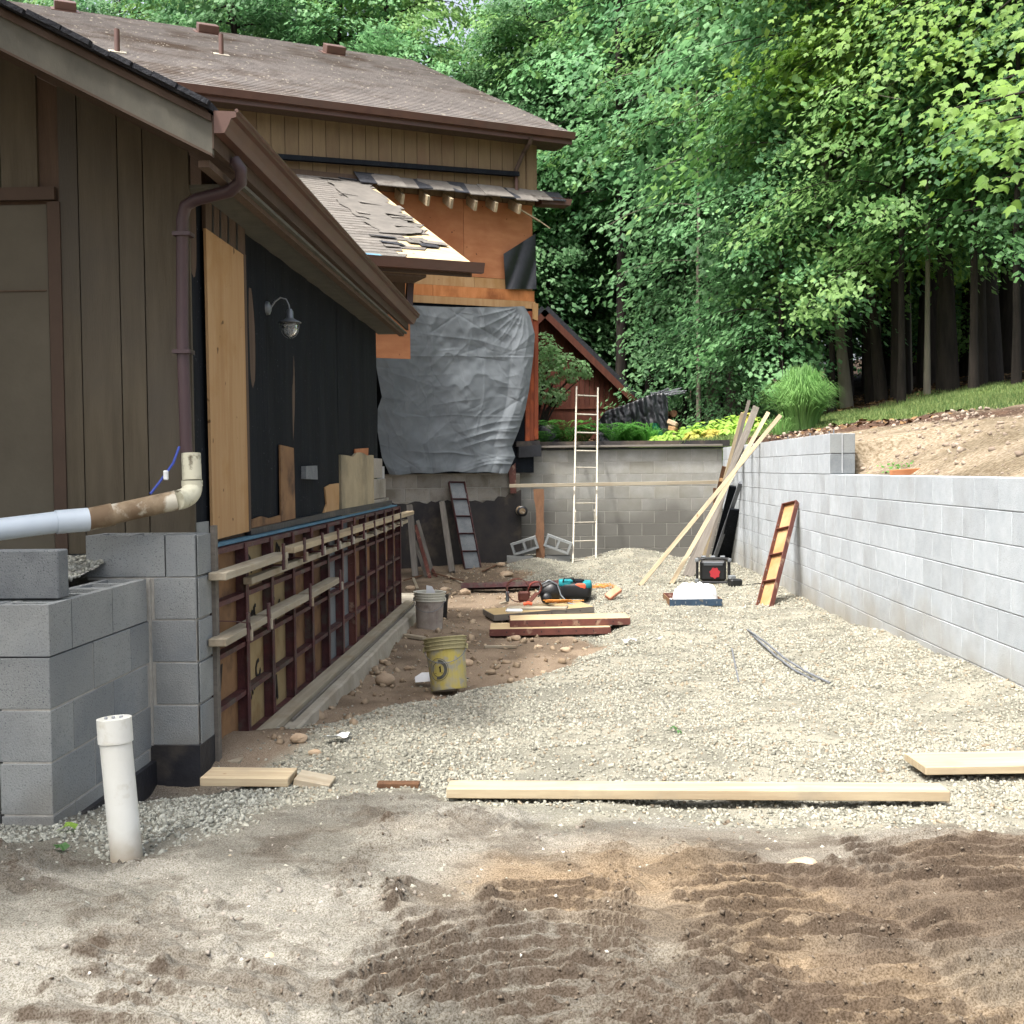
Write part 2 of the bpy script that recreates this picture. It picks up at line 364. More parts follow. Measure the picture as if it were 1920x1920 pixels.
def gmask(x, y):
    n = (fbm(x*2.3, y*2.3, 4, 21)-.5)
    a = sstep(-.12, .12, x-xb(y)+n*.9)
    front = np.interp(x, [-2.5, -1.6, -.6, 0, .6, 1.2, 2.6], [4.7, 4.75, 4.6, 4.0, 3.95, 4.05, 4.3])
    a = a*sstep(-.12, .12, y-front+n*.7)
    l = sstep(-.1, .1, -x-1.12+n*.5+np.clip(y-4.1, 0, .6)*.5)*sstep(-.12, .12, y-3.62-(x+1.9)*.35+n*.5)*(1-sstep(4.95, 5.1, y))
    return np.clip(np.maximum(a, l), 0, 1)
def tread(x, y):
    """machine track marks pressed into the foreground dirt"""
    w = fbm(x*1.3, y*1.3, 3, 40)
    h = np.zeros_like(x); warp = (fbm(x*2.0, y*2.0, 2, 44)-.5)*.12
    for (xc, wd, slope, curv, lam, y0, y1, amp) in ((-.42, .30, .06, .9, .062, 3.0, 4.15, .011), (-.15, .42, -.28, .8, .082, 2.2, 3.75, .021),
                                                    (.62, .34, .05, .5, .088, 2.3, 3.7, .022), (1.25, .36, -.22, .6, .095, 2.2, 3.9, .021),
                                                    (-.95, .34, .30, .5, .10, 2.1, 3.2, .015), (.25, .3, .25, 1.2, .07, 2.1, 2.9, .015), (2.0, .4, .1, .5, .09, 2.4, 4.0, .016)):
        u = (x-xc)/wd
        m = (1-sstep(.75, 1.05, np.abs(u)))*sstep(y0-.1, y0+.1, y)*(1-sstep(y1-.2, y1+.1, y))
        ph = (y+slope*(x-xc)+curv*(x-xc)**2+warp)/lam
        t = ph-np.floor(ph)
        rid = sstep(0, .10, t)*(1-sstep(.14, .95, t)**.7)
        h = h + m*rid*amp*sstep(.22, .46, fbm(x*2.6+3, y*2.6, 3, 50))*(.45+1.1*fbm(x*12, y*9, 3, 52))*1.6
    cl = np.clip(fbm(x*11, y*15, 5, 60)-.54, 0, 1)*.10*sstep(.40, .62, fbm(x*1.7, y*1.7, 2, 61))+np.clip(fbm(x*30, y*38, 3, 63)-.50, 0, 1)*.05*sstep(.45, .6, fbm(x*2.3, y*3.1, 4, 64))
    mk = sstep(.004, .014, h+cl)
    return h + cl + mk*(fbm(x*38, y*42, 3, 66)-.5)*.022*(.4+sstep(.45, .65, fbm(x*3, y*3, 2, 67)))
xs = np.concatenate([np.linspace(-5.2, -2.7, 26)[:-1], np.linspace(-2.7, 2.72, 540)])
ys = np.concatenate([np.linspace(.6, 2.25, 20)[:-1], np.arange(2.25, 4.7, .0078), np.linspace(4.7, 8, 130), np.linspace(8.02, 18.52, 190)])
GX, GY = np.meshgrid(xs, ys)
gm = gmask(GX, GY)
fine = (fbm(GX*22, GY*22, 3, 70)-.5)*.012
GZ = H0(GX, GY)+fine*(1-gm*.3)+tread(GX, GY)*(1-gm)*(1-sstep(4.3, 4.9, GY))+(1-np.abs(2*fbm(GX*34, GY*44, 3, 71)-1))*.009*(1-gm)*(1-sstep(4.3, 4.9, GY)) + (fbm(GX*7, GY*7, 3, 75)-.5)*.03*(1-gm)*sstep(5, 6, GY)
GZ = np.where(GX < -2.6, GZ-.0, GZ)
def L3(c): return np.array(lin(c)[:3])
def mixc(a, b, t): return a*(1-t[..., None])+b*t[..., None]
grey = mixc(L3('#66645d'), L3('#85837b'), sstep(.4, .62, fbm(GX*1.1, GY*1.6, 4, 80)))
brown = mixc(L3('#63574a'), L3('#83735e'), sstep(.38, .62, fbm(GX*1.6, GY*2.2, 4, 82)))
bf = .9*sstep(-.7, .7, GX-.05+(fbm(GX*1.5, GY*1.5, 4, 84)-.5)*2.6+(GY-3.2)*.35)*(.45+.55*sstep(.38, .6, fbm(GX*1.2+4, GY*1.9, 4, 94)))*(1-sstep(3.75, 4.15, GY+(fbm(GX*3, GY*3, 2, 85)-.5)*.6))
dc = mixc(grey, brown, bf)
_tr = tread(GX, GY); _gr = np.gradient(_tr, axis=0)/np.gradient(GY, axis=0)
dc = mixc(dc, L3('#433930'), .8*sstep(.65, 1.8, _gr*(.5+fbm(GX*9, GY*9, 3, 97)))*sstep(.3, .5, fbm(GX*2.1, GY*2.7, 3, 98)))       # shade of the camera-facing track risers, painted into the soil colour
dc = mixc(dc, L3('#453c33'), np.maximum(sstep(.54, .68, fbm(GX*4, GY*6, 5, 86))*.5, .22*sstep(.012, .028, tread(GX, GY)*(.6+.8*fbm(GX*18, GY*18, 2, 92)))))
back = mixc(L3('#6f6254'), L3('#8a7b6a'), sstep(.4, .6, fbm(GX*1.5, GY*1.5, 4, 88)))
dc = mixc(dc, back, sstep(4.8, 5.8, GY))
gc = mixc(L3('#7b7a70'), L3('#939184'), sstep(.35, .65, fbm(GX*4, GY*4, 3, 90)))
lf = (1-sstep(-1.3, -1.0, GX))*(1-sstep(4.9, 5.2, GY))
gc = mixc(gc, L3('#74736b'), lf)
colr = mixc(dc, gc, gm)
m_ground = mat('site_ground', '#888888', c2='#b5afa5', scale=200, lo=.42, hi=.62, rough=1.0, bump=.0016, bscale=120, vcol=True, spec=.1, detail=4)
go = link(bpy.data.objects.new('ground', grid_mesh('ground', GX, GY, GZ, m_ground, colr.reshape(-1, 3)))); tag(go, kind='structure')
def gz(x, y):
    x = np.asarray(x, float); y = np.asarray(y, float); g = gmask(x, y)
    return H0(x, y)+tread(x, y)*(1-g)*(1-sstep(4.3, 4.9, y))
def ground_at(px, py, dz=0.0):
    d = ray(px, py); t = 2.0
    for k in range(40):
        z = float(H0(d.x*t, d.y*t))+dz; tn = z/d.z; t = t*.4+tn*.6
    p = d*t; return p

# ---- loose stones as solids
def rocks(name, P, S, mat_, cols, seed, faces12=True, flat=.7):
    rs = np.random.RandomState(seed); n = len(P)
    if faces12:
        base = np.array([[x, y, z] for x in (-1, 1) for y in (-1, 1) for z in (-1, 1)], float)*.72
        F = np.array([(0, 1, 3), (0, 3, 2), (4, 6, 7), (4, 7, 5), (0, 4, 5), (0, 5, 1), (2, 3, 7), (2, 7, 6), (0, 2, 6), (0, 6, 4), (1, 5, 7), (1, 7, 3)])
    else:
        base = np.array([[1, 0, 0], [-1, 0, 0], [0, 1, 0], [0, -1, 0], [0, 0, 1], [0, 0, -1]], float)
        F = np.array([(0, 2, 4), (2, 1, 4), (1, 3, 4), (3, 0, 4), (2, 0, 5), (1, 2, 5), (3, 1, 5), (0, 3, 5)])
    k = len(base)
    V = base[None]*(1+rs.uniform(-.38, .38, (n, k, 3)))*S[:, None, None]*np.stack([rs.uniform(.8, 1.35, n), rs.uniform(.65, 1.0, n), rs.uniform(.45, .85, n)*flat/.7], 1)[:, None]
    q = rs.normal(size=(n, 4)); q[:, 1:3] *= .45; q /= np.linalg.norm(q, axis=1)[:, None]
    w, x, y, z = q.T
    R = np.stack([1-2*(y*y+z*z), 2*(x*y-z*w), 2*(x*z+y*w), 2*(x*y+z*w), 1-2*(x*x+z*z), 2*(y*z-x*w), 2*(x*z-y*w), 2*(y*z+x*w), 1-2*(x*x+y*y)], 1).reshape(n, 3, 3)
    V = np.einsum('nij,nkj->nki', R, V)+P[:, None]
    Fs = (F[None]+(np.arange(n)*k)[:, None, None]).reshape(-1, 3)
    C = np.repeat(cols[:, None], k, 1).reshape(-1, 3)
    return np_mesh(name, V.reshape(-1, 3), Fs, mat_, C)
m_rock = mat('crushed_stone', '#888888', rough=.95, bump=.002, bscale=200, vcol=True, spec=.15)
def scatter(n, x0, x1, y0, y1, seed, power=1.0):
    rs = np.random.RandomState(seed); return rs.uniform(x0, x1, n), y0+(y1-y0)*rs.uniform(0, 1, n)**power, rs
def gravel_field(name, n, box, smin, smax, seed, label, f12, power=1.0):
    x, y, rs = scatter(n, *box, seed, power)
    g = gmask(x, y); keep = rs.uniform(0, 1, n) < g*(.25+.75*sstep(.36, .56, fbm(x*2.2, y*2.2, 4, 140))) + .012*(x > -1.6) + .10*(y < 4.3)*sstep(.4, .6, fbm(x*1.9, y*1.9, 3, 145))*(1-.7*sstep(-.2, .6, x)); x, y = x[keep], y[keep]
    S = rs.uniform(smin, smax, len(x))*(1+.6*(rs.uniform(0, 1, len(x)) > .93))
    P = np.stack([x, y, H0(x, y)+S*.25], 1)
    t = np.clip(rs.normal(.5, .28, len(x)), 0, 1)
    c = mixc(L3('#6f6e64'), L3('#a7a596'), t); c = mixc(c, L3('#8b7d68'), (rs.uniform(0, 1, len(x)) > .93)*.8)
    l = (1-sstep(-1.3, -1.0, x))*(1-sstep(4.9, 5.2, y)); c = mixc(c, mixc(L3('#66675f'), L3('#a5a79d'), t), l)
    o = link(bpy.data.objects.new(name, rocks(name, P, S, m_rock, c, seed+1, f12))); tag(o, label, 'gravel', kind='stuff')
gravel_field('gravel', 88000, (-2.7, 2.7, 2.9, 7.2), .0042, .0098, 3, 'pale crushed stone covering the trench floor in front and around the planks', True)
gravel_field('gravel_far', 95000, (-1.6, 2.7, 7.2, 18.4), .0065, .0145, 5, 'pale crushed stone covering the trench floor farther back to the block wall', False, 1.15)
# dirt clods and pebbles in the foreground
x, y, rs = scatter(60000, -2.6, 2.6, 2.2, 5.2, 11)
g = gmask(x, y); dens = .12+.9*sstep(.5, .66, fbm(x*2.1, y*2.8, 4, 150)) ; keep = rs.uniform(0, 1, len(x)) < dens*(1-g); x, y = x[keep], y[keep]
S = .0014+.012*rs.uniform(0, 1, len(x))**8
bfx = .8*sstep(-.7, .7, x-.05+(fbm(x*1.5, y*1.5, 4, 84)-.5)*2.2)
c = mixc(mixc(L3('#665f55'), L3('#8d877e'), rs.uniform(0, 1, len(x))), mixc(L3('#4b4034'), L3('#716250'), rs.uniform(0, 1, len(x))), bfx)
c = mixc(c, L3('#bdb9ae'), (rs.uniform(0, 1, len(x)) > .93)*.85)
x2, y2, rs2 = scatter(260000, -2.0, 2.6, 2.2, 4.3, 91)
tv = tread(x2, y2); kp = (rs2.uniform(0, 1, len(x2)) < np.clip((tv-.010)/.02, 0, 1)*.35)*(gmask(x2, y2) < .3); x2, y2 = x2[kp][:16000], y2[kp][:16000]
S2 = .002+.006*rs2.uniform(0, 1, len(x2))**3.5; c2_ = mixc(L3('#4d443a'), L3('#71675a'), rs2.uniform(0, 1, len(x2)))
x, y, S, c = np.concatenate([x, x2]), np.concatenate([y, y2]), np.concatenate([S, S2]), np.concatenate([c, c2_])
P = np.stack([x, y, gz(x, y)+S*.3], 1)
tag(link(bpy.data.objects.new('dirt_clods', rocks('dirt_clods', P, S, m_rock, c, 12, False))), 'small clods and pebbles strewn over the rutted dirt', 'dirt', kind='stuff')
# rubble on the brown strip beside the forms
x, y, rs = scatter(5200, -1.6, .5, 5.6, 17.5, 15)
g = gmask(x, y); keep = (rs.uniform(0, 1, len(x)) < (1-g)*.5) ; x, y = x[keep], y[keep]
S = .005+.035*rs.uniform(0, 1, len(x))**7
c = mixc(L3('#766653'), L3('#a3937c'), rs.uniform(0, 1, len(x)))
P = np.stack([x, y, gz(x, y)+S*.2], 1)
tag(link(bpy.data.objects.new('dirt_rubble', rocks('dirt_rubble', P, S, m_rock, c, 16))), 'stony rubble on the brown dirt beside the forms', 'rubble', kind='stuff')

# ================================================================ HILLSIDE behind the walls
def hh(x, y):
    x = np.asarray(x, float); y = np.asarray(y, float)
    z = -.746+.184*x+.038*y
    z = np.where(x < 2.9, -.746+.184*2.9+.038*y+(x-2.9)*.085, z)
    far = np.clip(y-24, 0, None); z = z+far*.03
    side = np.clip(x-8, 0, None); z = z-side*.06
    z = z-(np.clip(-.746+.184*2.95+.038*y, -.1, 1)+.10)*np.exp(-(np.clip(x-2.95, 0, 9)/.5)**1.3)*(1-sstep(11.3, 11.6, y))*(x > 2.9)
    z = z+(fbm(x*.5, y*.5, 3, 33)-.5)*.25*sstep(1, 4, np.hypot(np.clip(x-2.9, 0, 99), np.clip(y-18.7, 0, 99)))+(fbm(x*2.2, y*2.2, 3, 34)-.5)*.10*sstep(3.1, 3.8, np.maximum(x, y-15.3))
    z = np.where(y < 6, z*sstep(1, 6, y)-1.3*(1-sstep(1, 6, y)), z)
    return z
def lawn_edge(x): return np.interp(x, [2.5, 3.3, 3.9, 5, 7, 12, 30], [18.7, 17.2, 15.9, 12.6, 10.5, 9.5, 8])
def wood_edge(x): return np.interp(x, [-60, -2, 1.5, 3.5, 5.3, 7, 10, 30], [23.5, 23.5, 22, 22, 19.3, 19.3, 20, 22])
def hill(name, x, y, extra=None):
    X, Y = np.meshgrid(x, y); Z = hh(X, Y)
    if x[0] > 2.9: Z[:, 0] = -1.7; X[:, 0] = 2.951
    else: Z[0, :] = -1.7; Y[0, :] = 18.72
    n = fbm(X*1.2, Y*1.2, 4, 100)-.5
    d = Y-lawn_edge(X)
    dirt = mixc(L3('#7a705f'), L3('#958a78'), sstep(.35, .65, fbm(X*1.3, Y*2.2, 5, 101)))
    mulch = mixc(L3('#3f3029'), L3('#5d4a3f'), sstep(.35, .65, fbm(X*6, Y*6, 4, 102)))
    lawn = mixc(L3('#3d5230'), L3('#596b3b'), sstep(.35, .65, fbm(X*2, Y*2, 4, 103)))
    wood = mixc(L3('#2f2721'), L3('#4c4034'), sstep(.35, .65, fbm(X*2, Y*2, 4, 104)))
    mm = sstep(-3.3, -2.4, d+n*1.6)*(1-sstep(4.3, 5.2, X+n))
    c = mixc(dirt, mulch, mm); c = mixc(c, lawn, sstep(-.15, .15, d+n*.8)); c = mixc(c, wood, sstep(-.3, .3, Y-wood_edge(X)+n*1.5))
    o = link(bpy.data.objects.new(name, grid_mesh(name, X, Y, Z, m_ground2, c.reshape(-1, 3)))); tag(o, kind='structure')
m_ground2 = mat('hill_ground', '#888888', c2='#c0b8ac', scale=30, lo=.4, hi=.6, rough=1.0, bump=.02, bscale=40, vcol=True, spec=.1)
hill('hillside_right', np.concatenate([np.linspace(2.95, 9, 130), np.linspace(9.4, 90, 60)]), np.concatenate([np.linspace(-30, 5, 30), np.linspace(5.1, 22, 240), np.linspace(22.4, 140, 80)]))
hill('hillside_back', np.concatenate([np.linspace(-90, -4, 50), np.linspace(-3.8, 2.95, 60)]), np.concatenate([np.linspace(18.75, 26, 60), np.linspace(26.5, 140, 70)]))
X, Y = np.meshgrid(np.linspace(-60, 2.96, 60), np.linspace(-60, .75, 50))
tag(link(bpy.data.objects.new('yard_ground', grid_mesh('yard_ground', X, Y, X*0-1.31, m_ground2, np.tile(L3('#857a6b'), (X.size, 1))))), kind='structure')
X, Y = np.meshgrid(np.linspace(-60, -5.1, 40), np.linspace(.7, 18.9, 20))
tag(link(bpy.data.objects.new('side_yard_ground', grid_mesh('side_yard_ground', X, Y, X*0-1.32, m_ground2, np.tile(L3('#857a6b'), (X.size, 1))))), kind='structure')
# clods on the dirt slope and litter under the trees
x, y, rs = scatter(9000, 2.98, 8, 6, 19, 31)
d = y-lawn_edge(x); keep = (d < 0) & (rs.uniform(0, 1, len(x)) < .15+.85*sstep(.45, .6, fbm(x*1.5, y*1.5, 3, 170))); x, y = x[keep], y[keep]
S = .006+.03*rs.uniform(0, 1, len(x))**5; c = mixc(L3('#73665a'), L3('#9f9283'), rs.uniform(0, 1, len(x)))
tag(link(bpy.data.objects.new('slope_rubble', rocks('slope_rubble', np.stack([x, y, hh(x, y)+S*.3], 1), S, m_rock, c, 32))), 'clods and stones on the bare dirt slope', 'rubble', kind='stuff')
def flakes(name, x, y, z, s, mat_, cols, seed, lift=.01):
    rs = np.random.RandomState(seed); n = len(x); a = rs.uniform(0, 6.28, n)
    t = rs.normal(0, .35, (n, 2)); ux = np.stack([np.cos(a), np.sin(a), t[:, 0]], 1)*s[:, None]; uy = np.stack([-np.sin(a), np.cos(a), t[:, 1]], 1)*(s*.7)[:, None]
    c = np.stack([x, y, z+lift], 1)
    V = np.stack([c-ux, c+uy, c+ux, c-uy], 1).reshape(-1, 3); F = np.arange(n*4).reshape(n, 4)
    return np_mesh(name, V, F, mat_, np.repeat(cols, 4, 0))
x, y, rs = scatter(26000, -3, 14, 13, 27, 41)
dd = y-wood_edge(x); keep = ((dd > -.7) & (rs.uniform(0, 1, len(x)) < sstep(-.7, .2, dd))) | ((x > 3) & (y < lawn_edge(x)) & (y > lawn_edge(x)-2.6) & (x < 5) & (rs.uniform(0, 1, len(x)) < .5)); x, y = x[keep], y[keep]
m_litter = mat('leaf_litter', '#888888', rough=.9, vcol=True)
c = mixc(L3('#4a3625'), L3('#9c7c55'), rs.uniform(0, 1, len(x))**1.5)
tag(link(bpy.data.objects.new('leaf_litter', flakes('leaf_litter', x, y, hh(x, y), rs.uniform(.02, .06, len(x)), m_litter, c, 42))), 'dry brown leaves and bark chips under the trees', 'leaf litter', kind='stuff')
# lawn blades
x, y, rs = scatter(90000, 2.0, 12, 12, 22, 51)
keep = (y > lawn_edge(x)-.1) & (y < wood_edge(x)+.4); x, y = x[keep], y[keep]; n = len(x)
a = rs.uniform(0, 6.28, n); h = rs.uniform(.03, .075, n); z = hh(x, y); w = .007
V = np.stack([np.stack([x-w*np.cos(a), y-w*np.sin(a), z-.01], 1), np.stack([x+w*np.cos(a), y+w*np.sin(a), z-.01], 1), np.stack([x+rs.normal(0, .02, n), y+rs.normal(0, .02, n), z+h], 1)], 1).reshape(-1, 3)
cg = np.repeat(mixc(L3('#4b6a35'), L3('#86935a'), rs.uniform(0, 1, n)), 3, 0)
m_lawn = mat('lawn_blade', '#888888', rough=.7, vcol=True, transl=.3)
tag(link(bpy.data.objects.new('lawn_grass', np_mesh('lawn_grass', V, np.arange(n*3).reshape(n, 3), m_lawn, cg))), 'short green lawn between the dirt slope and the woods', 'lawn', kind='stuff')

# ================================================================ BLOCK WALLS
BL, BH, JT = .4064, .2032, .007
def block_mesh(name, L, T, m, Hh=BH, ch=.0026):
    return MB().box((0, 0, 0), (L-JT, T, Hh-JT), ch=ch).mesh(name, m)
def hollow_mesh(name, L, T, m, Hh=BH, cores=2, w=.034):
    b = MB(); l = L-JT; h = Hh-JT
    b.box((0, T/2-w/2, 0), (l, w, h)); b.box((0, -T/2+w/2, 0), (l, w, h))
    for k in range(cores+1):
        xx = -l/2+w/2+(l-w)*k/cores; b.box((xx, 0, 0), (w, T-2*w-.0004, h))
    return b.mesh(name, m)
_bm = {}
def bm_get(kind, L, T, m, Hh=BH):
    k = (kind, round(L, 3), round(T, 3), m.name, round(Hh, 3))
    if k not in _bm: _bm[k] = (hollow_mesh if kind == 'h' else block_mesh)('block', L, T, m, Hh)
    return _bm[k]
rb = random.Random(4)
def run_wall(parent, p0, dirv, length, T, ztop, courses, m, off0=0.0, end_short=True, mortar=None, hollow_top=False, face=1, jit=.0012):
    """blocks as single parts along a horizontal run; p0 = start on the visible face, face = side of the thickness"""
    dirv = Vector(dirv).normalized(); nrm = Vector((-dirv.y, dirv.x, 0))*face; ang = math.atan2(dirv.y, dirv.x)
    for c in range(courses):
        s = -off0-(BL/2 if c % 2 else 0)
        while s < length-.02:
            a, b = max(s, 0), min(s+BL, length)
            if b-a > .06:
                L = b-a; me = bm_get('h' if (hollow_top and c == 0) else 's', L, T, m)
                ctr = Vector(p0)+dirv*(a+L/2)+nrm*(T/2+rb.uniform(-jit, jit)); z = ztop-BH*(c+.5)
                inst('block', me, parent, (ctr.x, ctr.y, z), (0, 0, ang), world=True)
            s += BL
    if mortar:
        q = Vector(p0)+nrm*.0042; e = q+dirv*length; t = nrm*(T-.014)
        zt = ztop-.012-(BH if hollow_top else 0); zb = ztop-BH*courses
        q = q+dirv*.006; e = e-dirv*.006
        MB().prism([Vector((q.x, q.y, zb)), Vector((e.x, e.y, zb)), Vector((e.x, e.y, zt)), Vector((q.x, q.y, zt))], t).build('mortar', mortar, parent, True)
XW = 2.703
w1 = thing('block_wall', 'long low run of new pale grey block wall below the bare dirt slope', 'block wall', (XW, 5.2, -1.5))
run_wall(w1, (XW, 4.95, 0), (0, 1, 0), 18.5-4.95, .25, -.073, 7, m_block_r, off0=(4.95-6.58) % BL, mortar=m_mortar, face=-1)
w1b = thing('block_wall', 'raised two-course upper run of pale block wall with boards leaning on it', 'block wall', (XW, 11.26, -.07))
run_wall(w1b, (XW, 11.26, 0), (0, 1, 0), 18.5-11.26, .25, -.073+2*BH, 2, m_block_r, off0=.13, mortar=m_mortar, face=-1)
for (dx, dy, hgt) in ((.10, .25, .05), (.14, .6, .04), (.12, 1.4, .05), (.12, 2.6, .045)):
    MB().tube([(XW+dx, 11.26+dy, .32), (XW+dx, 11.26+dy, .33+hgt)], .007, 6).build('rebar_stub', m_rebar, w1b, True)
MB().box((XW+.062, 11.257, -.073+BH*1.5), (.117, .012, BH-.012), ch=.002).build('end_face', m_block_l, w1b, True)  # thin darker faces: shade of the wall end put into the block colour
MB().box((XW+.187, 11.257, -.073+BH*1.5), (.117, .012, BH-.012), ch=.002).build('end_face', m_block_l, w1b, True)
MB().box((XW+.125, 11.257, -.073+BH*.5), (.24, .012, BH-.012), ch=.002).build('end_face', m_block_d, w1b, True)
MB().box((XW+.12, 11.26-.012, -.073+BH*1.0), (.012, .012, BH*2-.02)).build('mortar_strip', m_mortar, w1b, True)
w2 = thing('block_wall', 'weathered grey block wall closing the far end of the trench behind the ladder', 'block wall', (1, 18.5, -1.5))
run_wall(w2, (-.62, 18.5, 0), (1, 0, 0), XW+.62-.003, .2, .116+BH, 9, m_block_b, off0=.03, mortar=m_mortar_l, face=1)
lg = thing('capping_board', 'grey weathered board and black edging laid along the top of the far block wall', 'wall cap', (1, 18.6, .33))
MB().box((.98, 18.47, .372), (3.42, .17, .034), ch=.004).build('board', m_lum_g, lg, True)
MB().box((1.04, 18.60, .335), (3.5, .22, .028)).build('black_edging', m_felt2, lg, True)
MB().box((1.04, 18.66, .41), (3.6, .10, .10)).build('soil_edge', m_bitumen2, lg, True)

# left foreground walls
w3 = thing('block_wall', 'near corner of new dark grey block wall with open cores beside the white standpipe', 'block wall', (-2.2, 4.2, -1.4))
XA = -1.937
run_wall(w3, (XA, 4.16, 0), (0, 1, 0), 1.05, .203, -.493, 5, m_block_l, off0=BL*.5, mortar=m_mortar_l, face=1, hollow_top=True, jit=.002)
run_wall(w3, (XA-.203-.006, 4.16, 0), (-1, 0, 0), 1.7, .203, -.493, 5, m_block_l, off0=.19, mortar=m_mortar_l, face=-1, hollow_top=True, jit=.002)
lb = MB().box((-2.36, 4.352, -.493+.097+.002), (.80, .095, .192), ch=.005).build('loose_block', m_block_d)
tag(lb, 'loose dark solid block set on top of the near wall corner', 'block')
w4 = thing('block_wall', 'taller new block pier against the garage corner with open cores on its top course', 'block wall', (-2, 5.2, -1.4))
YB = 5.22
def wx(px, Y): return at_y(px, 1100, Y).x
xr = -1.713
run_wall(w4, (xr, YB, 0), (-1, 0, 0), .53, .23, -.29, 1, m_block_l, off0=.26, mortar=m_mortar_l, face=-1, hollow_top=True)
run_wall(w4, (xr, YB, 0), (-1, 0, 0), .224, .23, -.29-BH, 5, m_block_l, off0=.2, mortar=m_mortar_l, face=-1)
for c in range(5):
    MB().box((xr+.004, YB+.115, -.29-BH*(c+.5)-.0), (.006, .2, BH-.012), ch=.002).build('end_face', m_block_l, w4, True)
run_wall(w4, (-1.79, YB+.245, 0), (-1, 0, 0), 1.35, .22, -.245, 6, m_block_l, off0=.1, mortar=m_mortar_l, face=-1, hollow_top=True)
MB().box((-1.835, YB+.10, -1.42), (.262, .24, .255)).build('bitumen_coat', m_bitumen, w4, True)
MB().box((XA-.10, 4.70, -1.50), (.245, 1.1, .27)).build('bitumen_coat', m_bitumen, w3, True)
MB().box((-1.938, 5.216, -.90), (.016, .03, .80)).build('mortar_seam', m_mortar_l, w4, True)
bs = MB().box((-1.697, YB+.235, -.87), (.022, .05, 1.22)).build('form_edge_strip', m_lum_g); tag(bs, 'narrow grey edge strip standing between block pier and steel forms', 'strip')
# ================================================================ GARAGE (near left)
XG, YG = -1.80, 5.45
ga = thing('garage', 'dark brown board-sided garage with stripped black side wall and sloping roof edge', 'garage', (XG, YG, -.4), kind='thing')
YR = 4.95
T0, T1 = at_y(-40, -18, YR), at_y(388, 196, YR)
slope = (T0.z-T1.z)/(T1.x-T0.x)
RX0 = -5.6; RZ = lambda x: T1.z+slope*(T1.x-x)      # top surface of the garage roof at x
YE = 11.42
# roof: decking + shingle courses
MB().prism([Vector((RX0, YR+.02, RZ(RX0)-.05)), Vector((T1.x, YR+.02, RZ(T1.x)-.05)), Vector((T1.x, YR+.02, RZ(T1.x)-.02)), Vector((RX0, YR+.02, RZ(RX0)-.02))], (0, YE-YR-.02, 0)).build('roof_deck', m_siding_d, ga, True)
b = MB(); k = 0; xx = T1.x+.03
while xx > RX0:
    x2 = xx-.13; b.prism([Vector((xx, YR-.025, RZ(xx)-.018)), Vector((xx, YR-.025, RZ(xx)+.014)), Vector((x2, YR-.025, RZ(x2)-.0)), Vector((x2, YR-.025, RZ(x2)-.018))], (0, YE-YR+.03, 0)); xx = x2
b.build('shingles', m_shingle_d, ga, True)
b = MB(); xx = T1.x+.03                                  # ragged shingle butts seen on the rake
while xx > RX0:
    L = rb.uniform(.05, .16); b.box((xx-L/2, YR-.03-rb.uniform(0, .02), RZ(xx-L/2)+rb.uniform(-.004, .008)), (L, .03, .022), Matrix.Rotation(math.atan(slope), 3, 'Y')); xx -= L*.97
b.build('shingle_edge', m_shingle_d, ga, True)
def rake(y, d0, d1, th, name, m):     # board parallel to the rake between depths d0,d1 below the roof top
    MB().prism([Vector((RX0, y, RZ(RX0)-d0)), Vector((RX0, y, RZ(RX0)-d1)), Vector((T1.x+.02, y, RZ(T1.x+.02)-d1)), Vector((T1.x+.02, y, RZ(T1.x+.02)-d0))], (0, th, 0)).build(name, m, ga, True)
rake(YR-.012, .035, .066, .03, 'rake_trim', m_trim)
rake(YR, .066, .205, .028, 'rake_board', m_trim_o)
rake(YR-.004, .205, .217, .03, 'rake_edge', m_trim)
MB().prism([Vector((RX0, YR+.03, RZ(RX0)-.19)), Vector((T1.x, YR+.03, RZ(T1.x)-.19)), Vector((T1.x, YR+.03, RZ(T1.x)-.175)), Vector((RX0, YR+.03, RZ(RX0)-.175))], (0, YG-YR-.03, 0)).build('soffit', m_siding_d, ga, True)
# eave: fascia, gutter, soffit board
ze = T1.z-.02
MB().box((T1.x+.015, (YR+YE)/2, ze-.10), (.025, YE-YR, .145)).build('fascia', m_trim, ga, True)
gp = [(0.0, 0), (0.0, -.098), (.045, -.098), (.062, -.07), (.078, -.035), (.10, -.03), (.10, -.006), (.085, -.006), (.085, -.03)]
MB().prism([Vector((T1.x+.032+x, YR-.01, ze-.01+z)) for x, z in gp[:7]], (0, YE-YR+.06, 0)).build('gutter', m_gutter, ga, True)
MB().tube([(T1.x+.134, YR-.01, ze-.012), (T1.x+.134, YE+.05, ze-.012)], .009, 6).build('gutter_lip', m_gutter, ga, True)
MB().box(((XG+T1.x)/2, (YG+YE)/2, ze-.205), (T1.x-XG+.03, YE-YG-.03, .018)).build('eave_soffit', m_trim_o, ga, True)
MB().box((T1.x-.035, YE/2+YR/2, ze-.225), (.05, YE-YR-.1, .03)).build('soffit_trim', m_siding_d, ga, True)
zs = ze-.21
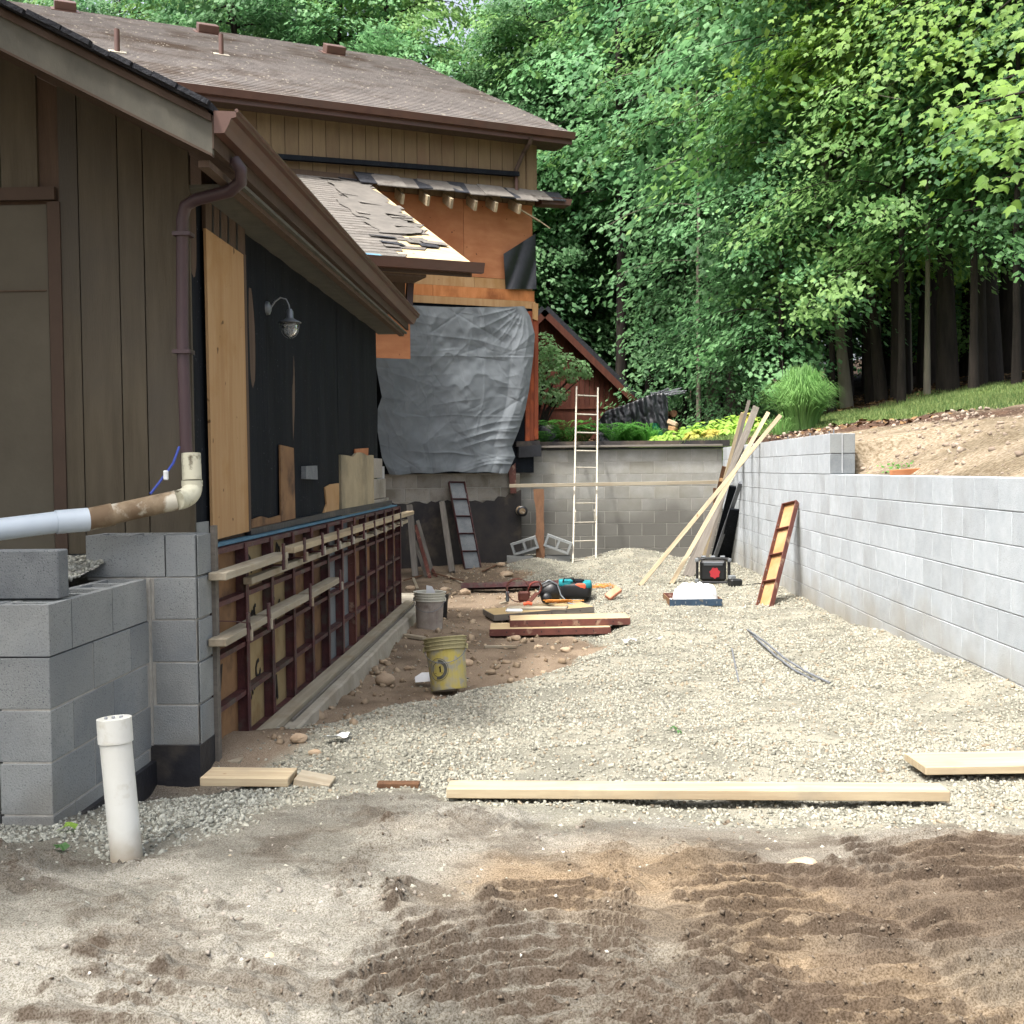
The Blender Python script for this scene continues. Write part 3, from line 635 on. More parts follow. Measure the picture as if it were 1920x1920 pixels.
# front wall boards
edges = [-60, -20, 8, 78, 152, 226, 273, 331]
ztopf = lambda x: RZ(x)-.19
xsb = [at_y(p, 600, YG).x for p in edges]; xsb[-1] = XG+.015
for i in range(len(xsb)-1):
    a, c_ = xsb[i]+.003, xsb[i+1]-.003
    zb = -.395 if i >= 4 else (at_y(50, 358, YG).z if i < 3 else -.395)
    if i == 3: a = at_y(118, 700, YG).x+.003
    MB().prism([Vector((a, YG, zb)), Vector((c_, YG, zb)), Vector((c_, YG, ztopf(c_))), Vector((a, YG, ztopf(a)))], (0, .02, 0)).build('siding_board', m_siding, ga, True)
    if i: MB().prism([Vector((xsb[i]-.004, YG+.012, -.39)), Vector((xsb[i]+.004, YG+.012, -.39)), Vector((xsb[i]+.004, YG+.012, ztopf(xsb[i]))), Vector((xsb[i]-.004, YG+.012, ztopf(xsb[i])))], (0, .02, 0))
xd = at_y(98, 700, YG).x; zd = at_y(50, 376, YG).z
MB().prism([Vector((RX0, YG+.022, -.5)), Vector((XG-.01, YG+.022, -.5)), Vector((XG-.01, YG+.022, ztopf(XG))), Vector((RX0, YG+.022, ztopf(RX0)))], (0, .08, 0)).build('front_sheathing', m_siding_d, ga, True)
MB().box((xd+.03, YG+.003, zd/2-.25), (.062, .03, zd+.48)).build('door_jamb', m_trim, ga, True)
MB().box((xd-1.02, YG-.002, zd+.03), (2.12, .035, .062)).build('door_head_trim', m_trim, ga, True)
dr = MB(); dr.box((xd-.9, YG+.012, zd/2-.25), (1.78, .016, zd+.46))
door = dr.build('garage_door', m_siding, ga, True)
door.data.materials[0] = mat('door_paint', '#4b463b', '#565145', 2, rough=.8, bump=.002, bscale=20)
for zz in (at_y(50, 545, YG).z,): MB().box((xd-.9, YG+.001, zz), (1.76, .006, .006)).build('panel_line', m_siding_d, door)
# side wall
zw = zs-.002; YW = 11.18
MB().box((XG-.06, (YG+YW)/2+.02, (zw-.4)/2), (.10, YW-YG-.04, zw+.4)).build('side_sheathing', m_siding_d, ga, True)
def on_side(pts, name, m, x=XG, th=.012, parent=None):
    P = [at_x(px, py, x) for px, py in pts]
    return MB().prism([p-Vector((th, 0, 0)) for p in P], (th, 0, 0)).build(name, m, parent or ga, True)
# building paper: sheets hung side by side with slight waves
ya = YG+.0; pw = [YG, 6.0, 7.05, 8.1, 9.2, 10.2, YW]
for i in range(6):
    y0, y1 = pw[i]-.02*(i > 0), pw[i+1]
    Yg, Zg = np.meshgrid(np.linspace(y0, y1, 24), np.linspace(-.345 if y1 < 9.3 else .12, zw, 30))
    Xg = XG-.004+.003*i/6+(fbm(Yg*3, Zg*.8, 3, 200+i)-.5)*.016+.004*np.sin(Yg*11+i)
    if i == 3: Xg += .0
    o = link(bpy.data.objects.new('felt_sheet', grid_mesh('felt_sheet', Xg, Yg, Zg, m_felt))); par(o, ga, True)
on_side([(384, 300), (458, 372), (460, 480), (386, 432)], 'siding_remnant', m_siding_d, XG+.022, .02)
for q in (398, 412, 427, 443):
    on_side([(q, 300+(q-384)*.95), (q+2.2, 302+(q-384)*.95), (q+3, 480-(460-q)*.6), (q, 478-(460-q)*.6)], 'batten_groove', m_black, XG+.024, .003)
pl = on_side([(386, 428), (457, 478), (468, 996), (400, 1013)], 'plywood_sheet', m_ply_t, XG+.028, .014)
on_side([(457, 476), (461, 478), (471.5, 994), (467.5, 996)], 'plywood_trim', m_siding_d, XG+.03, .02)
on_side([(526, 834), (551, 840), (554, 972), (528, 978)], 'plywood_scrap', m_ply_d, XG+.018)
on_side([(610, 914), (620, 908), (636, 906), (636, 960), (606, 966), (613, 945)], 'plywood_scrap', m_ply_t, XG+.018)
on_side([(666, 842), (691, 840), (690, 860), (667, 860)], 'plywood_scrap', m_ply_o, XG+.016)
on_side([(472, 975), (490, 968), (505, 972), (526, 966), (528, 979), (472, 993)], 'plywood_scrap', m_ply_d, XG+.014)
on_side([(471, 992), (640, 955), (735, 938), (735, 946), (640, 966), (471, 1004)], 'wall_base_strip', m_bitumen, XG+.03, .03)
# electrical box
eb = on_side([(574, 874), (595, 873), (596, 899), (574, 898)], 'outlet_box', m_block_d, XG+.035, .035)
# parge wall and corner blocks of the old foundation
fw = thing('foundation_wall', 'tan parged old foundation wall at the far end of the garage side', 'foundation', (XG, 10, -1.6), kind='thing')
YP = at_x(635, 900, XG).y; YQ = at_x(697, 900, XG).y
MB().prism([Vector((XG+.022, YP, -1.6)), Vector((XG+.022, YQ, -1.6)), Vector((XG+.022, YQ, .155))] + [Vector((XG+.022, YQ-(YQ-YP)*k/9, .15+rb.uniform(-.025, .03))) for k in range(1, 10)], (-.02, 0, 0)).build('parge_face', m_parge, fw, True)
for c in range(8):
    L = (.55, .75, .95, 1.15, 1.2, 1.2, 1.2, 1.2)[c]; zc = .13-BH*(c+.5)
    MB().box((XG-.06, YQ+L/2, zc), (.16, L-.008, BH-JT), ch=.004).build('block', m_block_f if c < 4 else m_bitumen2, fw, True)
MB().box((XG-.1, 11.35, -.75), (.14, .9, 1.6)).build('mortar', m_mortar, fw, True)
MB().box((XG-.09, (YG+YQ)/2, -.98), (.16, YQ-YG-.1, 1.15)).build('footing_wall', m_conc, fw, True)
# wall lamp (barn light in a wire cage)
lp = at_x(500, 578, XG); wl = thing('wall_lamp', 'small gooseneck lamp with wire cage and clear glass on the black garage wall', 'wall lamp', lp); wl.scale = (.8, .8, .8)
M90 = Matrix.Rotation(math.pi/2, 4, 'Y')
MB().lathe([(0, 0), (.055, 0), (.05, .02), (.02, .035), (0, .035)], 20, M90).build('backplate', m_chrome, wl)
MB().tube([(.03, 0, 0), (.06, .01, .05), (.10, .03, .085), (.14, .05, .075), (.16, .06, .03), (.165, .062, -.02)], .007, 8).build('gooseneck', m_chrome, wl)
ML = Matrix.Translation((.165, .062, -.02))
MB().lathe([(.018, .02), (.028, .0), (.03, -.05), (.05, -.065), (.088, -.082), (.09, -.088), (.045, -.075)], 24, ML).build('shade', m_chrome, wl, smooth=True)
MB().lathe([(.046, -.085), (.06, -.11), (.058, -.15), (.04, -.18), (.012, -.195), (0, -.197)], 20, ML).build('globe', m_glass, wl, smooth=True)
cg = MB()
for k in range(4):
    a = math.pi*k/2; cg.tube([tuple(ML @ Vector((r*math.cos(a), r*math.sin(a), z))) for r, z in ((.07, -.085), (.072, -.12), (.064, -.16), (.045, -.19), (.015, -.207))], .0025, 5)
cg.tube([tuple(ML @ Vector((.07*math.cos(a), .07*math.sin(a), -.13))) for a in np.linspace(0, 6.283, 17)], .0025, 5, False)
cg.build('wire_cage', m_chrome, wl)
# downspout
dsp = thing('downspout', 'red-brown downspout curving from the garage gutter down to the corner', 'downspout', (XG, 5.3, 0))
p = [at_y(438, 300, 5.22), at_y(452, 318, 5.22), at_y(452, 340, 5.24), at_y(432, 358, 5.30), at_y(368, 374, 5.36), at_y(348, 386, 5.37), at_y(342, 410, 5.38), at_y(342, 620, 5.38), at_y(350, 862, 5.38)]
MB().tube(p, [.03]*9, 12).build('pipe', m_spout, dsp, True, smooth=True)
for py in (440, 660): q = at_y(344, py, 5.38); MB().box(q, (.085, .08, .018)).build('strap', m_spout, dsp, True)
# drain pipe
dp = thing('drain_pipe', 'stained white drain pipe elbowing off the downspout and running left over the block wall', 'pipe', at_y(200, 950, 5.1))
e = [at_y(358, 850, 5.37), at_y(360, 900, 5.36)]
MB().tube(e, .046, 20).build('coupling', m_pvc_s, dp, True, smooth=True)
MB().tube([e[1]-Vector((0, 0, .002)), e[1]-Vector((0, 0, .03))], .050, 20).build('collar', m_pvc_s, dp, True, smooth=True)
c0 = e[1]-Vector((0, 0, .03)); c1 = at_y(330, 938, 5.22)
def bez(a, b, c, n=9): return [a*(1-t)**2+b*2*t*(1-t)+c*t*t for t in [i/(n-1) for i in range(n)]]
MB().tube(bez(c0, at_y(361, 934, 5.34), c1), .048, 20).build('elbow', m_pvc_s, dp, True, smooth=True)
c2 = at_y(212, 964, 5.10); c3 = at_y(165, 974, 5.05); c4 = at_y(-60, 1000, 4.72)
MB().tube([c1, c2], .047, 20).build('stained_length', m_pvc_d, dp, True, smooth=True)
MB().tube([c2, c3], .052, 20).build('collar', m_pvc_d, dp, True, smooth=True)
MB().tube([c3+(c3-c4).normalized()*.001, at_y(105, 979, 4.97)], .054, 24).build('collar', m_pvc_b, dp, True, smooth=True)
MB().tube([at_y(106, 979, 4.971), c4], .049, 24).build('white_length', m_pvc_b, dp, True, smooth=True)
st = thing('strap_line', 'blue cord with a plastic clip tied from the downspout to the drain pipe', 'cord', at_y(310, 890, 5.3))
m_cord = mat('blue_cord', '#2c3f8c', rough=.6)
MB().tube([at_y(336, 838, 5.33), at_y(325, 868, 5.28), at_y(311, 888, 5.2), at_y(296, 908, 5.16), at_y(282, 926, 5.12)], .006, 6).build('cord', m_cord, st, True)
MB().box(at_y(311, 891, 5.18), (.02, .02, .045), ch=.004).build('clip', m_white, st, True)
# gravel fill behind the block corner
fx, fy = np.meshgrid(np.linspace(-4.2, -2.15, 60), np.linspace(4.38, 5.44, 30))
fl = link(bpy.data.objects.new('gravel_fill', grid_mesh('gravel_fill', fx, fy, -.47+(fbm(fx*3, fy*3, 3, 5)-.5)*.1+.05*sstep(4.6, 5.4, fy), m_mortar_l))); tag(fl, kind='structure')
x, y, rs = scatter(2600, -3.6, -2.15, 4.4, 5.42, 77); S = rs.uniform(.008, .016, len(x))
tag(link(bpy.data.objects.new('fill_gravel', rocks('fill_gravel', np.stack([x, y, -.465+(fbm(x*3, y*3, 3, 5)-.5)*.1+.05*sstep(4.6, 5.4, y)], 1), S, m_rock, mixc(L3('#77776d'), L3('#a9aaa0'), rs.uniform(0, 1, len(x))), 78))), 'grey gravel filled in behind the block corner', 'gravel', kind='stuff')

# ================================================================ MAIN HOUSE (rotated)
dv = Vector((.897, .442, 0)).normalized(); nv = Vector((dv.y, -dv.x, 0))
C0 = Vector((-.355, 18.31, 0))
def onM(px, py, off=0.0): return on_plane(px, py, C0, nv, off)
def MP(a, s, z): return C0+dv*a+nv*s+Vector((0, 0, z))
ho = thing('house', 'two-storey brown house with shingle roof, its lower wall stripped to orange plywood', 'house', tuple(C0), kind='thing')
def mprism(pts, name, m, off, th, parent=None):
    P = [onM(px, py, off-th) for px, py in pts]
    return MB().prism(P, nv*th).build(name, m, parent or ho, True)
# core walls
zeave = 5.40
MB().prism([MP(-12, -.10, -.05), MP(0, -.10, -.05), MP(0, -.10, zeave), MP(-12, -.10, zeave)], -nv*.15).build('wall', m_siding_d, ho, True)
MB().prism([MP(-.02, -.1, -.05), MP(-.02, -10, -.05), MP(-.02, -10, zeave), MP(-.02, -5, zeave+2.2), MP(-.02, -.1, zeave)], -dv*.15).build('side_wall', m_red, ho, True)
# upper siding boards
a = -11.0
while a < -.05:
    w = .205; MB().box((0, 0, 0), (w-.008, .02, 1.12), ch=.003)
    MB().prism([MP(a+.004, -.02, 4.28), MP(a+w-.004, -.02, 4.28), MP(a+w-.004, -.02, zeave), MP(a+.004, -.02, zeave)], nv*.02).build('siding_board', m_siding_t, ho, True); a += w
MB().prism([MP(-11, -.05, 4.26), MP(0, -.05, 4.26), MP(0, -.05, zeave), MP(-11, -.05, zeave)], nv*.028).build('siding_groove', m_siding_d, ho, True)
MB().prism([MP(-.12, .0, 4.3), MP(.01, .0, 4.3), MP(.01, .0, zeave), MP(-.12, .0, zeave)], nv*.022).build('corner_board', m_siding_t, ho, True)
# orange plywood sheets under it (joined edge to edge), then tan strip, headers
zA = onM(1002, 372).z; zB = onM(1002, 527).z; zC = onM(1002, 546).z; zD = onM(1002, 566).z; zE = onM(1002, 577).z
def strip(a0, a1, z0, z1, name, m, off=.0, th=.018): return MB().prism([MP(a0, off-th, z0), MP(a1, off-th, z0), MP(a1, off-th, z1), MP(a0, off-th, z1)], nv*th).build(name, m, ho, True)
for a0, a1 in ((-9, -6.03), (-6.03, -3.6), (-3.6, -1.22), (-1.22, -.02)):
    strip(a0+.003, a1-.003, zB+.004, 4.27, 'plywood_sheet', m_ply_o)
for a0, a1 in ((-6, -3.1), (-3.1, -1.05), (-1.05, -.03)): strip(a0+.002, a1-.002, zC+.004, zB-.002, 'plywood_strip', m_ply_t)
m_hdr = mat('orange_header_board', '#a2673a', '#b5784a', 3, (4, 4, 1), rough=.8, bump=.002, bscale=20, c3='#7d4b28', scale3=2, lo3=.5, hi3=.7)
for a0, a1 in ((-6, -1.75), (-1.75, .0)): strip(a0+.003, a1-.003, zD+.003, zC, 'header_board', m_hdr, .012, .03)
strip(-6, .01, zE-.02, zD, 'header_board', m_ply_t, .018, .036)
strip(-6, -.03, -.05, zE-.02, 'lower_sheathing', m_felt, -.01)
for i, (px0, px1, m_) in enumerate(((984, 992, m_red), (992.5, 1000, m_red), (1000.5, 1008, m_red))):
    mprism([(px0, 584+(i == 2)*10), (px1, 584+(i == 2)*10), (px1, 828-i*2), (px0, 828-i*2)], 'corner_board', m_, .02+.015*(i == 2), .03)
mprism([(998, 568), (1008, 570), (1007, 602), (998, 598)], 'nailer_block', m_ply_t, .06, .03)
mprism([(968, 838), (1010, 834), (1010, 856), (968, 858)], 'sill_wrap', m_bitumen, .08, .1)
mprism([(964, 828), (1008, 826), (1008, 836), (964, 838)], 'sill_board', m_bitumen2, .07, .09)
# rafter stubs below the broken roof strip
zR = lambda s: 4.47-.453*s
for px in (702, 757, 803, 848, 893, 930, 973):
    q = onM(px, 372, .38); a = (q-C0).dot(dv)
    MB().beam(MP(a, .0, zR(0)-.20), MP(a, rb.uniform(.33, .42), zR(.38)-.21), .042, .15, ch=.002).build('rafter_stub', m_lum, ho, True)
# ragged strip of roof left above the stubs
for i in range(13):
    a0 = -3.0+i*.25; a1 = a0+rb.uniform(.28, .5); s1 = .42+rb.uniform(-.09, .10) if i < 12 else .3
    z0 = 0.012*rb.uniform(0, 2)
    MB().prism([MP(a0, .01, zR(0)+.02+z0), MP(a1, .01, zR(0)+.02+z0), MP(a1+rb.uniform(-.08, .05), s1, zR(s1)-.045+z0+rb.uniform(0, .03)), MP(a0, s1-rb.uniform(0, .06), zR(s1)-.04+z0)], (0, 0, .014)).build('shingle_scrap', m_shingle2 if i % 3 else m_shingle_d, ho, True)
strip(-6.0, .02, zR(0)-.10, zR(0)+.0, 'ledger', m_siding_d, .03, .02)
MB().prism([MP(.03, .0, zR(0)-.22), MP(.55, .0, zR(0)-.20), MP(.58, .0, zR(0)-.10), MP(.03, .0, zR(0)-.10)], nv*.25).build('eave_return', m_gutter, ho, True)
bb = MB().beam(onM(972, 391, .36), onM(1012, 415, .30), .03, .02); bb.beam(onM(1010, 413, .30), onM(1031, 428, .28), .012, .014)
bb.build('broken_batten', m_lum, ho, True)
# torn black felt flap
P = [(944, 476), (962, 463), (984, 452), (1003, 438), (1005, 490), (1006, 545), (975, 542), (948, 540), (946, 505)]
uu, vv = np.meshgrid(np.linspace(0, 1, 18), np.linspace(0, 1, 22)); xsq = []
for r_ in range(22):
    for c_ in range(18):
        u, v = uu[r_, c_], vv[r_, c_]; top = 476-38*u; px = 944+4*v+(60-2*v)*u; py = top+(542-top)*v
        q = onM(px, py, .035+.05*abs(math.sin(5*u+3*v))*(.4+.6*v)+.05*(1-v)*(1-u)); xsq.append(q)
A = np.array([[q.x, q.y, q.z] for q in xsq]).reshape(22, 18, 3)
o = link(bpy.data.objects.new('felt_flap', grid_mesh('felt_flap', A[..., 0], A[..., 1], A[..., 2], m_felt2))); par(o, ho, True)
# main roof
OV = .36
E = on_plane(1072, 249, C0, nv, OV); ae = (E-C0).dot(dv); zE0 = E.z
best = None
for h in np.linspace(2, 12, 401):
    R = on_plane(770, 112, C0, nv, -h); dd = abs((R-C0).dot(dv)-ae)
    if best is None or dd < best[0]: best = (dd, h, R.z)
HR, ZRG = best[1], best[2]; SL = (ZRG-zE0)/(HR+OV)
AL = -26
b = MB(); n_ = int((HR+OV)/.16); st_ = (HR+OV)/n_
for i in range(n_):
    s0 = OV-i*st_; s1 = s0-st_; z0 = zE0+SL*(OV-s0); z1 = z0+SL*st_
    b.prism([MP(AL, s0+.01, z0-.02), MP(AL, s0+.01, z0+.014), MP(AL, s1, z1), MP(AL, s1, z1-.02)], dv*(ae-AL))
rf = b.build('roof', m_shingle, ho, True)
MB().prism([MP(AL, -HR, ZRG), MP(AL, -HR, ZRG-.05), MP(AL, -2*HR-OV, zE0-.05), MP(AL, -2*HR-OV, zE0)], dv*(ae-AL)).build('back_roof', m_shingle, ho, True)
MB().prism([MP(AL, OV-.02, zE0-.02), MP(AL, OV-.02, zE0-.19), MP(AL, OV+.01, zE0-.19), MP(AL, OV+.01, zE0-.02)], dv*(ae-AL)).build('fascia', m_gutter, ho, True)
MB().prism([MP(AL, OV+.012, zE0-.02), MP(AL, OV+.012, zE0-.12), MP(AL, OV+.08, zE0-.12), MP(AL, OV+.11, zE0-.02)], dv*(ae-AL+.02)).build('gutter', m_gutter, ho, True)
MB().prism([MP(ae-.03, OV, zE0-.02), MP(ae-.03, OV, zE0-.19), MP(ae-.03, -HR, ZRG-.2), MP(ae-.03, -HR, ZRG-.02)], dv*.03).build('rake_board', m_gutter, ho, True)
MB().prism([MP(AL, OV-.02, zE0-.17), MP(AL, -.2, zE0-.155), MP(AL, -.2, zE0-.14), MP(AL, OV-.02, zE0-.155)], dv*(ae-AL-.03)).build('soffit', m_siding_d, ho, True)
rn = (dv.cross(MP(0, -1, SL)-MP(0, 0, 0))).normalized(); rn = rn if rn.z > 0 else -rn
rp = MP(0, OV, zE0)
def onroof(px, py, off=0): return on_plane(px, py, rp, rn, off)
fd = (MP(0, -1, SL)-MP(0, 0, 0)).normalized()
MR = Matrix(((dv.x, fd.x, rn.x), (dv.y, fd.y, rn.y), (dv.z, fd.z, rn.z)))
for (px, py) in ((122, 20), (389, 63), (626, 102)):
    q = onroof(px, py, .0)
    b = MB().box(q+rn*.10, (.40, .36, .16), MR, .01); b.box(q+rn*.012, (.52, .5, .02), MR); b.build('roof_vent', m_gutter, ho, True)
for (px, py) in ((220, 99), (415, 104)):
    q = onroof(px, py, 0); MB().tube([q-Vector((0, 0, .05)), q+Vector((0, 0, .36))], .042, 12).build('vent_pipe', m_gutter, ho, True, smooth=True)
    MB().box(q+rn*.015, (.26, .22, .02), MR).build('pipe_flashing', m_conc, ho, True)
# upper downspout
pp = [onM(996, 258, .40), onM(994, 268, .36), onM(982, 286, .14), onM(968, 318, .08), onM(968, 330, .07)]
MB().tube(pp, .035, 8).build('upper_downspout', m_trim, ho, True)
MB().tube([onM(968, 326, .07), onM(969, 368, .07)], .03, 8).build('upper_downspout', m_gutter, ho, True)
MB().beam(onM(480, 291, .09), onM(972, 327, .09), .09, .07).build('wall_duct', m_felt, ho, True)

# ---- partly torn lower roof
lr = thing('lower_roof', 'half torn-off shed roof with peeling grey shingles and bare plywood edge', 'roof', tuple(MP(-3, 2, 3)), kind='thing')
SE = 4.26
q = on_plane(884, 492, MP(0, SE, 0), nv, 0); aE = (q-C0).dot(dv); zLe = q.z; q = onM(672, 338); zLt = q.z; SL2 = (zLt-zLe)/SE
LZ = lambda s: zLt-SL2*s
AL2 = -9.5
def redge(s): return aE+.0*s
MB().prism([MP(AL2, .05, LZ(.05)-.02), MP(redge(0), .05, LZ(.05)-.02), MP(aE, SE, LZ(SE)-.02), MP(AL2, SE, LZ(SE)-.02)], (0, 0, .016)).build('plywood_deck', m_ply_l, lr, True)
n_ = 33; st_ = (SE-.02)/n_
aend = lambda s: aE+np.interp(s, [0, .5, 1.2, 2.2, 3.2, 3.7, 4.3], [-.03, -.08, -.12, -.16, -.24, -.5, -.8])
for i in range(n_):
    s1 = SE-i*st_; s0 = s1-st_-.01; ea = float(aend(s1))+rb.uniform(-.22, .16)
    MB().prism([MP(AL2, s1, LZ(s1)+.012), MP(ea, s1, LZ(s1)+.012), MP(ea+rb.uniform(-.1, .1), s0, LZ(s0)+.006), MP(AL2, s0, LZ(s0)+.006)], (0, 0, -.010)).build('shingle_course', m_shingle2, lr, True)
m_under = mat('faded_underlayment', '#57544f', '#66625c', 5, rough=.9, bump=.006, bscale=10)
for i in range(18):                                      # lifted tabs along the tear
    s = rb.uniform(.1, 4.1); a = float(aend(s))+rb.uniform(-.7, .12); w, l = rb.uniform(.12, .34), rb.uniform(.10, .2); t = rb.uniform(.004, .03); r_ = rb.uniform(-.25, .25)
    m_ = rb.choice([m_shingle2, m_shingle2, m_shingle2, m_shingle_d, m_under])
    MB().prism([MP(a, s, LZ(s)+.02+t), MP(a+w, s+r_*w, LZ(s+r_*w)+.02+t*.6), MP(a+w, s-l+r_*w, LZ(s-l+r_*w)+.022), MP(a, s-l, LZ(s-l)+.022)], (0, 0, -.006)).build('lifted_shingle', m_, lr, True)
for s0, s1, a0, a1 in ((.3, 1.5, -.7, -.06), (1.5, 2.5, -.9, -.12), (2.4, 3.2, -.8, -.2)):
    Ag, Sg = np.meshgrid(np.linspace(a0, a1, 16), np.linspace(s0, s1, 14)); Ag = aE+Ag+(vn(Sg*7, Ag*3, 5)-.5)*.16; Sg = Sg+(vn(Ag*6, Sg*2, 8)-.5)*.12
    W = np.array([[*MP(a, s, LZ(s)+.012+.03*vn(a*5, s*5, 3))] for a, s in zip(Ag.ravel(), Sg.ravel())]).reshape(*Ag.shape, 3)
    o = link(bpy.data.objects.new('underlayment', grid_mesh('underlayment', W[..., 0], W[..., 1], W[..., 2], m_under))); par(o, lr, True)
# eave of the lower roof
MB().prism([MP(AL2, SE+.01, zLe-.01), MP(AL2, SE+.01, zLe-.13), MP(AL2, SE+.09, zLe-.13), MP(AL2, SE+.13, zLe-.02)], dv*(aE-AL2+.12)).build('gutter', m_gutter, lr, True)
MB().prism([MP(AL2, SE-.03, zLe-.03), MP(AL2, SE-.03, zLe-.17), MP(AL2, SE+.008, zLe-.17), MP(AL2, SE+.008, zLe-.03)], dv*(aE-AL2)).build('fascia', m_trim, lr, True)
MB().prism([MP(AL2, SE-.5, zLe-.20), MP(AL2, SE-.04, zLe-.20), MP(AL2, SE-.04, zLe-.17), MP(AL2, SE-.5, zLe-.17)], dv*(aE-AL2-.55)).build('soffit', m_siding_d, lr, True)
MB().prism([MP(AL2, SE-.02, zLe+.018), MP(AL2, SE+.12, zLe-.03), MP(AL2, SE+.12, zLe-.022), MP(AL2, SE-.02, zLe+.026)], dv*(aE-AL2-1.12)).build('drip_flashing', m_sill, lr, True)
SWl = SE-.55
q = on_plane(772, 560, MP(0, SWl, 0), nv, 0); aw = (q-C0).dot(dv); zwb = q.z+.0
zbt = on_plane(766, 590, MP(0, SWl, 0), nv, 0).z; zpb = on_plane(766, 673, MP(0, SWl, 0), nv, 0).z
MB().prism([MP(AL2, SWl, zbt), MP(aw-.08, SWl, zbt), MP(aw-.08, SWl, zLe-.17), MP(AL2, SWl, zLe-.17)], -nv*.1).build('entry_wall', m_siding_d, lr, True)
MB().prism([MP(aw-.08, SWl+.01, zbt-.02), MP(aw+.0, SWl+.01, zbt-.02), MP(aw+.03, SWl+.01, zLe-.17), MP(aw-.05, SWl+.01, zLe-.17)], -nv*.06).build('corner_post', m_spout, lr, True)
MB().prism([MP(AL2, SWl+.012, zpb), MP(aw-.03, SWl+.012, zpb), MP(aw-.03, SWl+.012, zbt-.01), MP(AL2, SWl+.012, zbt-.01)], -nv*.02).build('plywood_sheet', m_ply_o, lr, True)
for s in (1.0, 2.2, 3.4): MB().beam(MP(-8, s, LZ(s)-.1), MP(aE-.06, s, LZ(s)-.1), .04, .12).build('purlin', m_lum_g, lr, True)

# ---- foundation below the tarp
f3 = thing('foundation_wall', 'old house foundation of grey blocks above a black damp-proof coat, under the tarp', 'foundation', tuple(MP(-1.5, 0, -1)), kind='thing')
aL = (onM(712, 930)-C0).dot(dv); aR = (onM(977, 930)-C0).dot(dv)
run_wall(f3, tuple(MP(aL-.3, -.02, 0)), dv, aR-aL+.3, .2, -.073+BH, 4, m_block_f, off0=.1, mortar=m_mortar_l, face=1)
rr = random.Random(9); pts = [MP(aL-.3, -.015, -1.8), MP(aR, -.015, -1.8)]
for k in range(41):
    a = aR+(aL-.3-aR)*k/40; pts.append(MP(a, -.015, -.49+rr.uniform(-.035, .03)+.17*max(0, 1-(k/8))))
MB().prism(pts, nv*.02).build('bitumen_coat', m_bitumen2, f3, True)
MB().prism([MP(aL-.3, -.2, -1.8), MP(aR, -.2, -1.8), MP(aR, -.2, -.68), MP(aL-.3, -.2, -.68)], nv*.18).build('footing_wall', m_conc, f3, True)
pc = onM(975, 957, .02)
MB().tube([pc, pc+Vector((.05, -.30, -.0))], [.075, .075], 14).build('pipe_stub', m_pvc_d, f3, True, smooth=True)
MB().lathe([(.05, 0), (.082, 0), (.086, .05), (.05, .05)], 16, Matrix.Translation(pc+Vector((.05, -.34, 0))) @ Matrix.Rotation(math.pi/2, 4, 'X')).build('pipe_collar', m_black, f3, True, smooth=True)
mprism([(953, 880), (966, 868), (968, 925), (957, 925)], 'rusty_strap', m_rust2, .06, .01, f3)

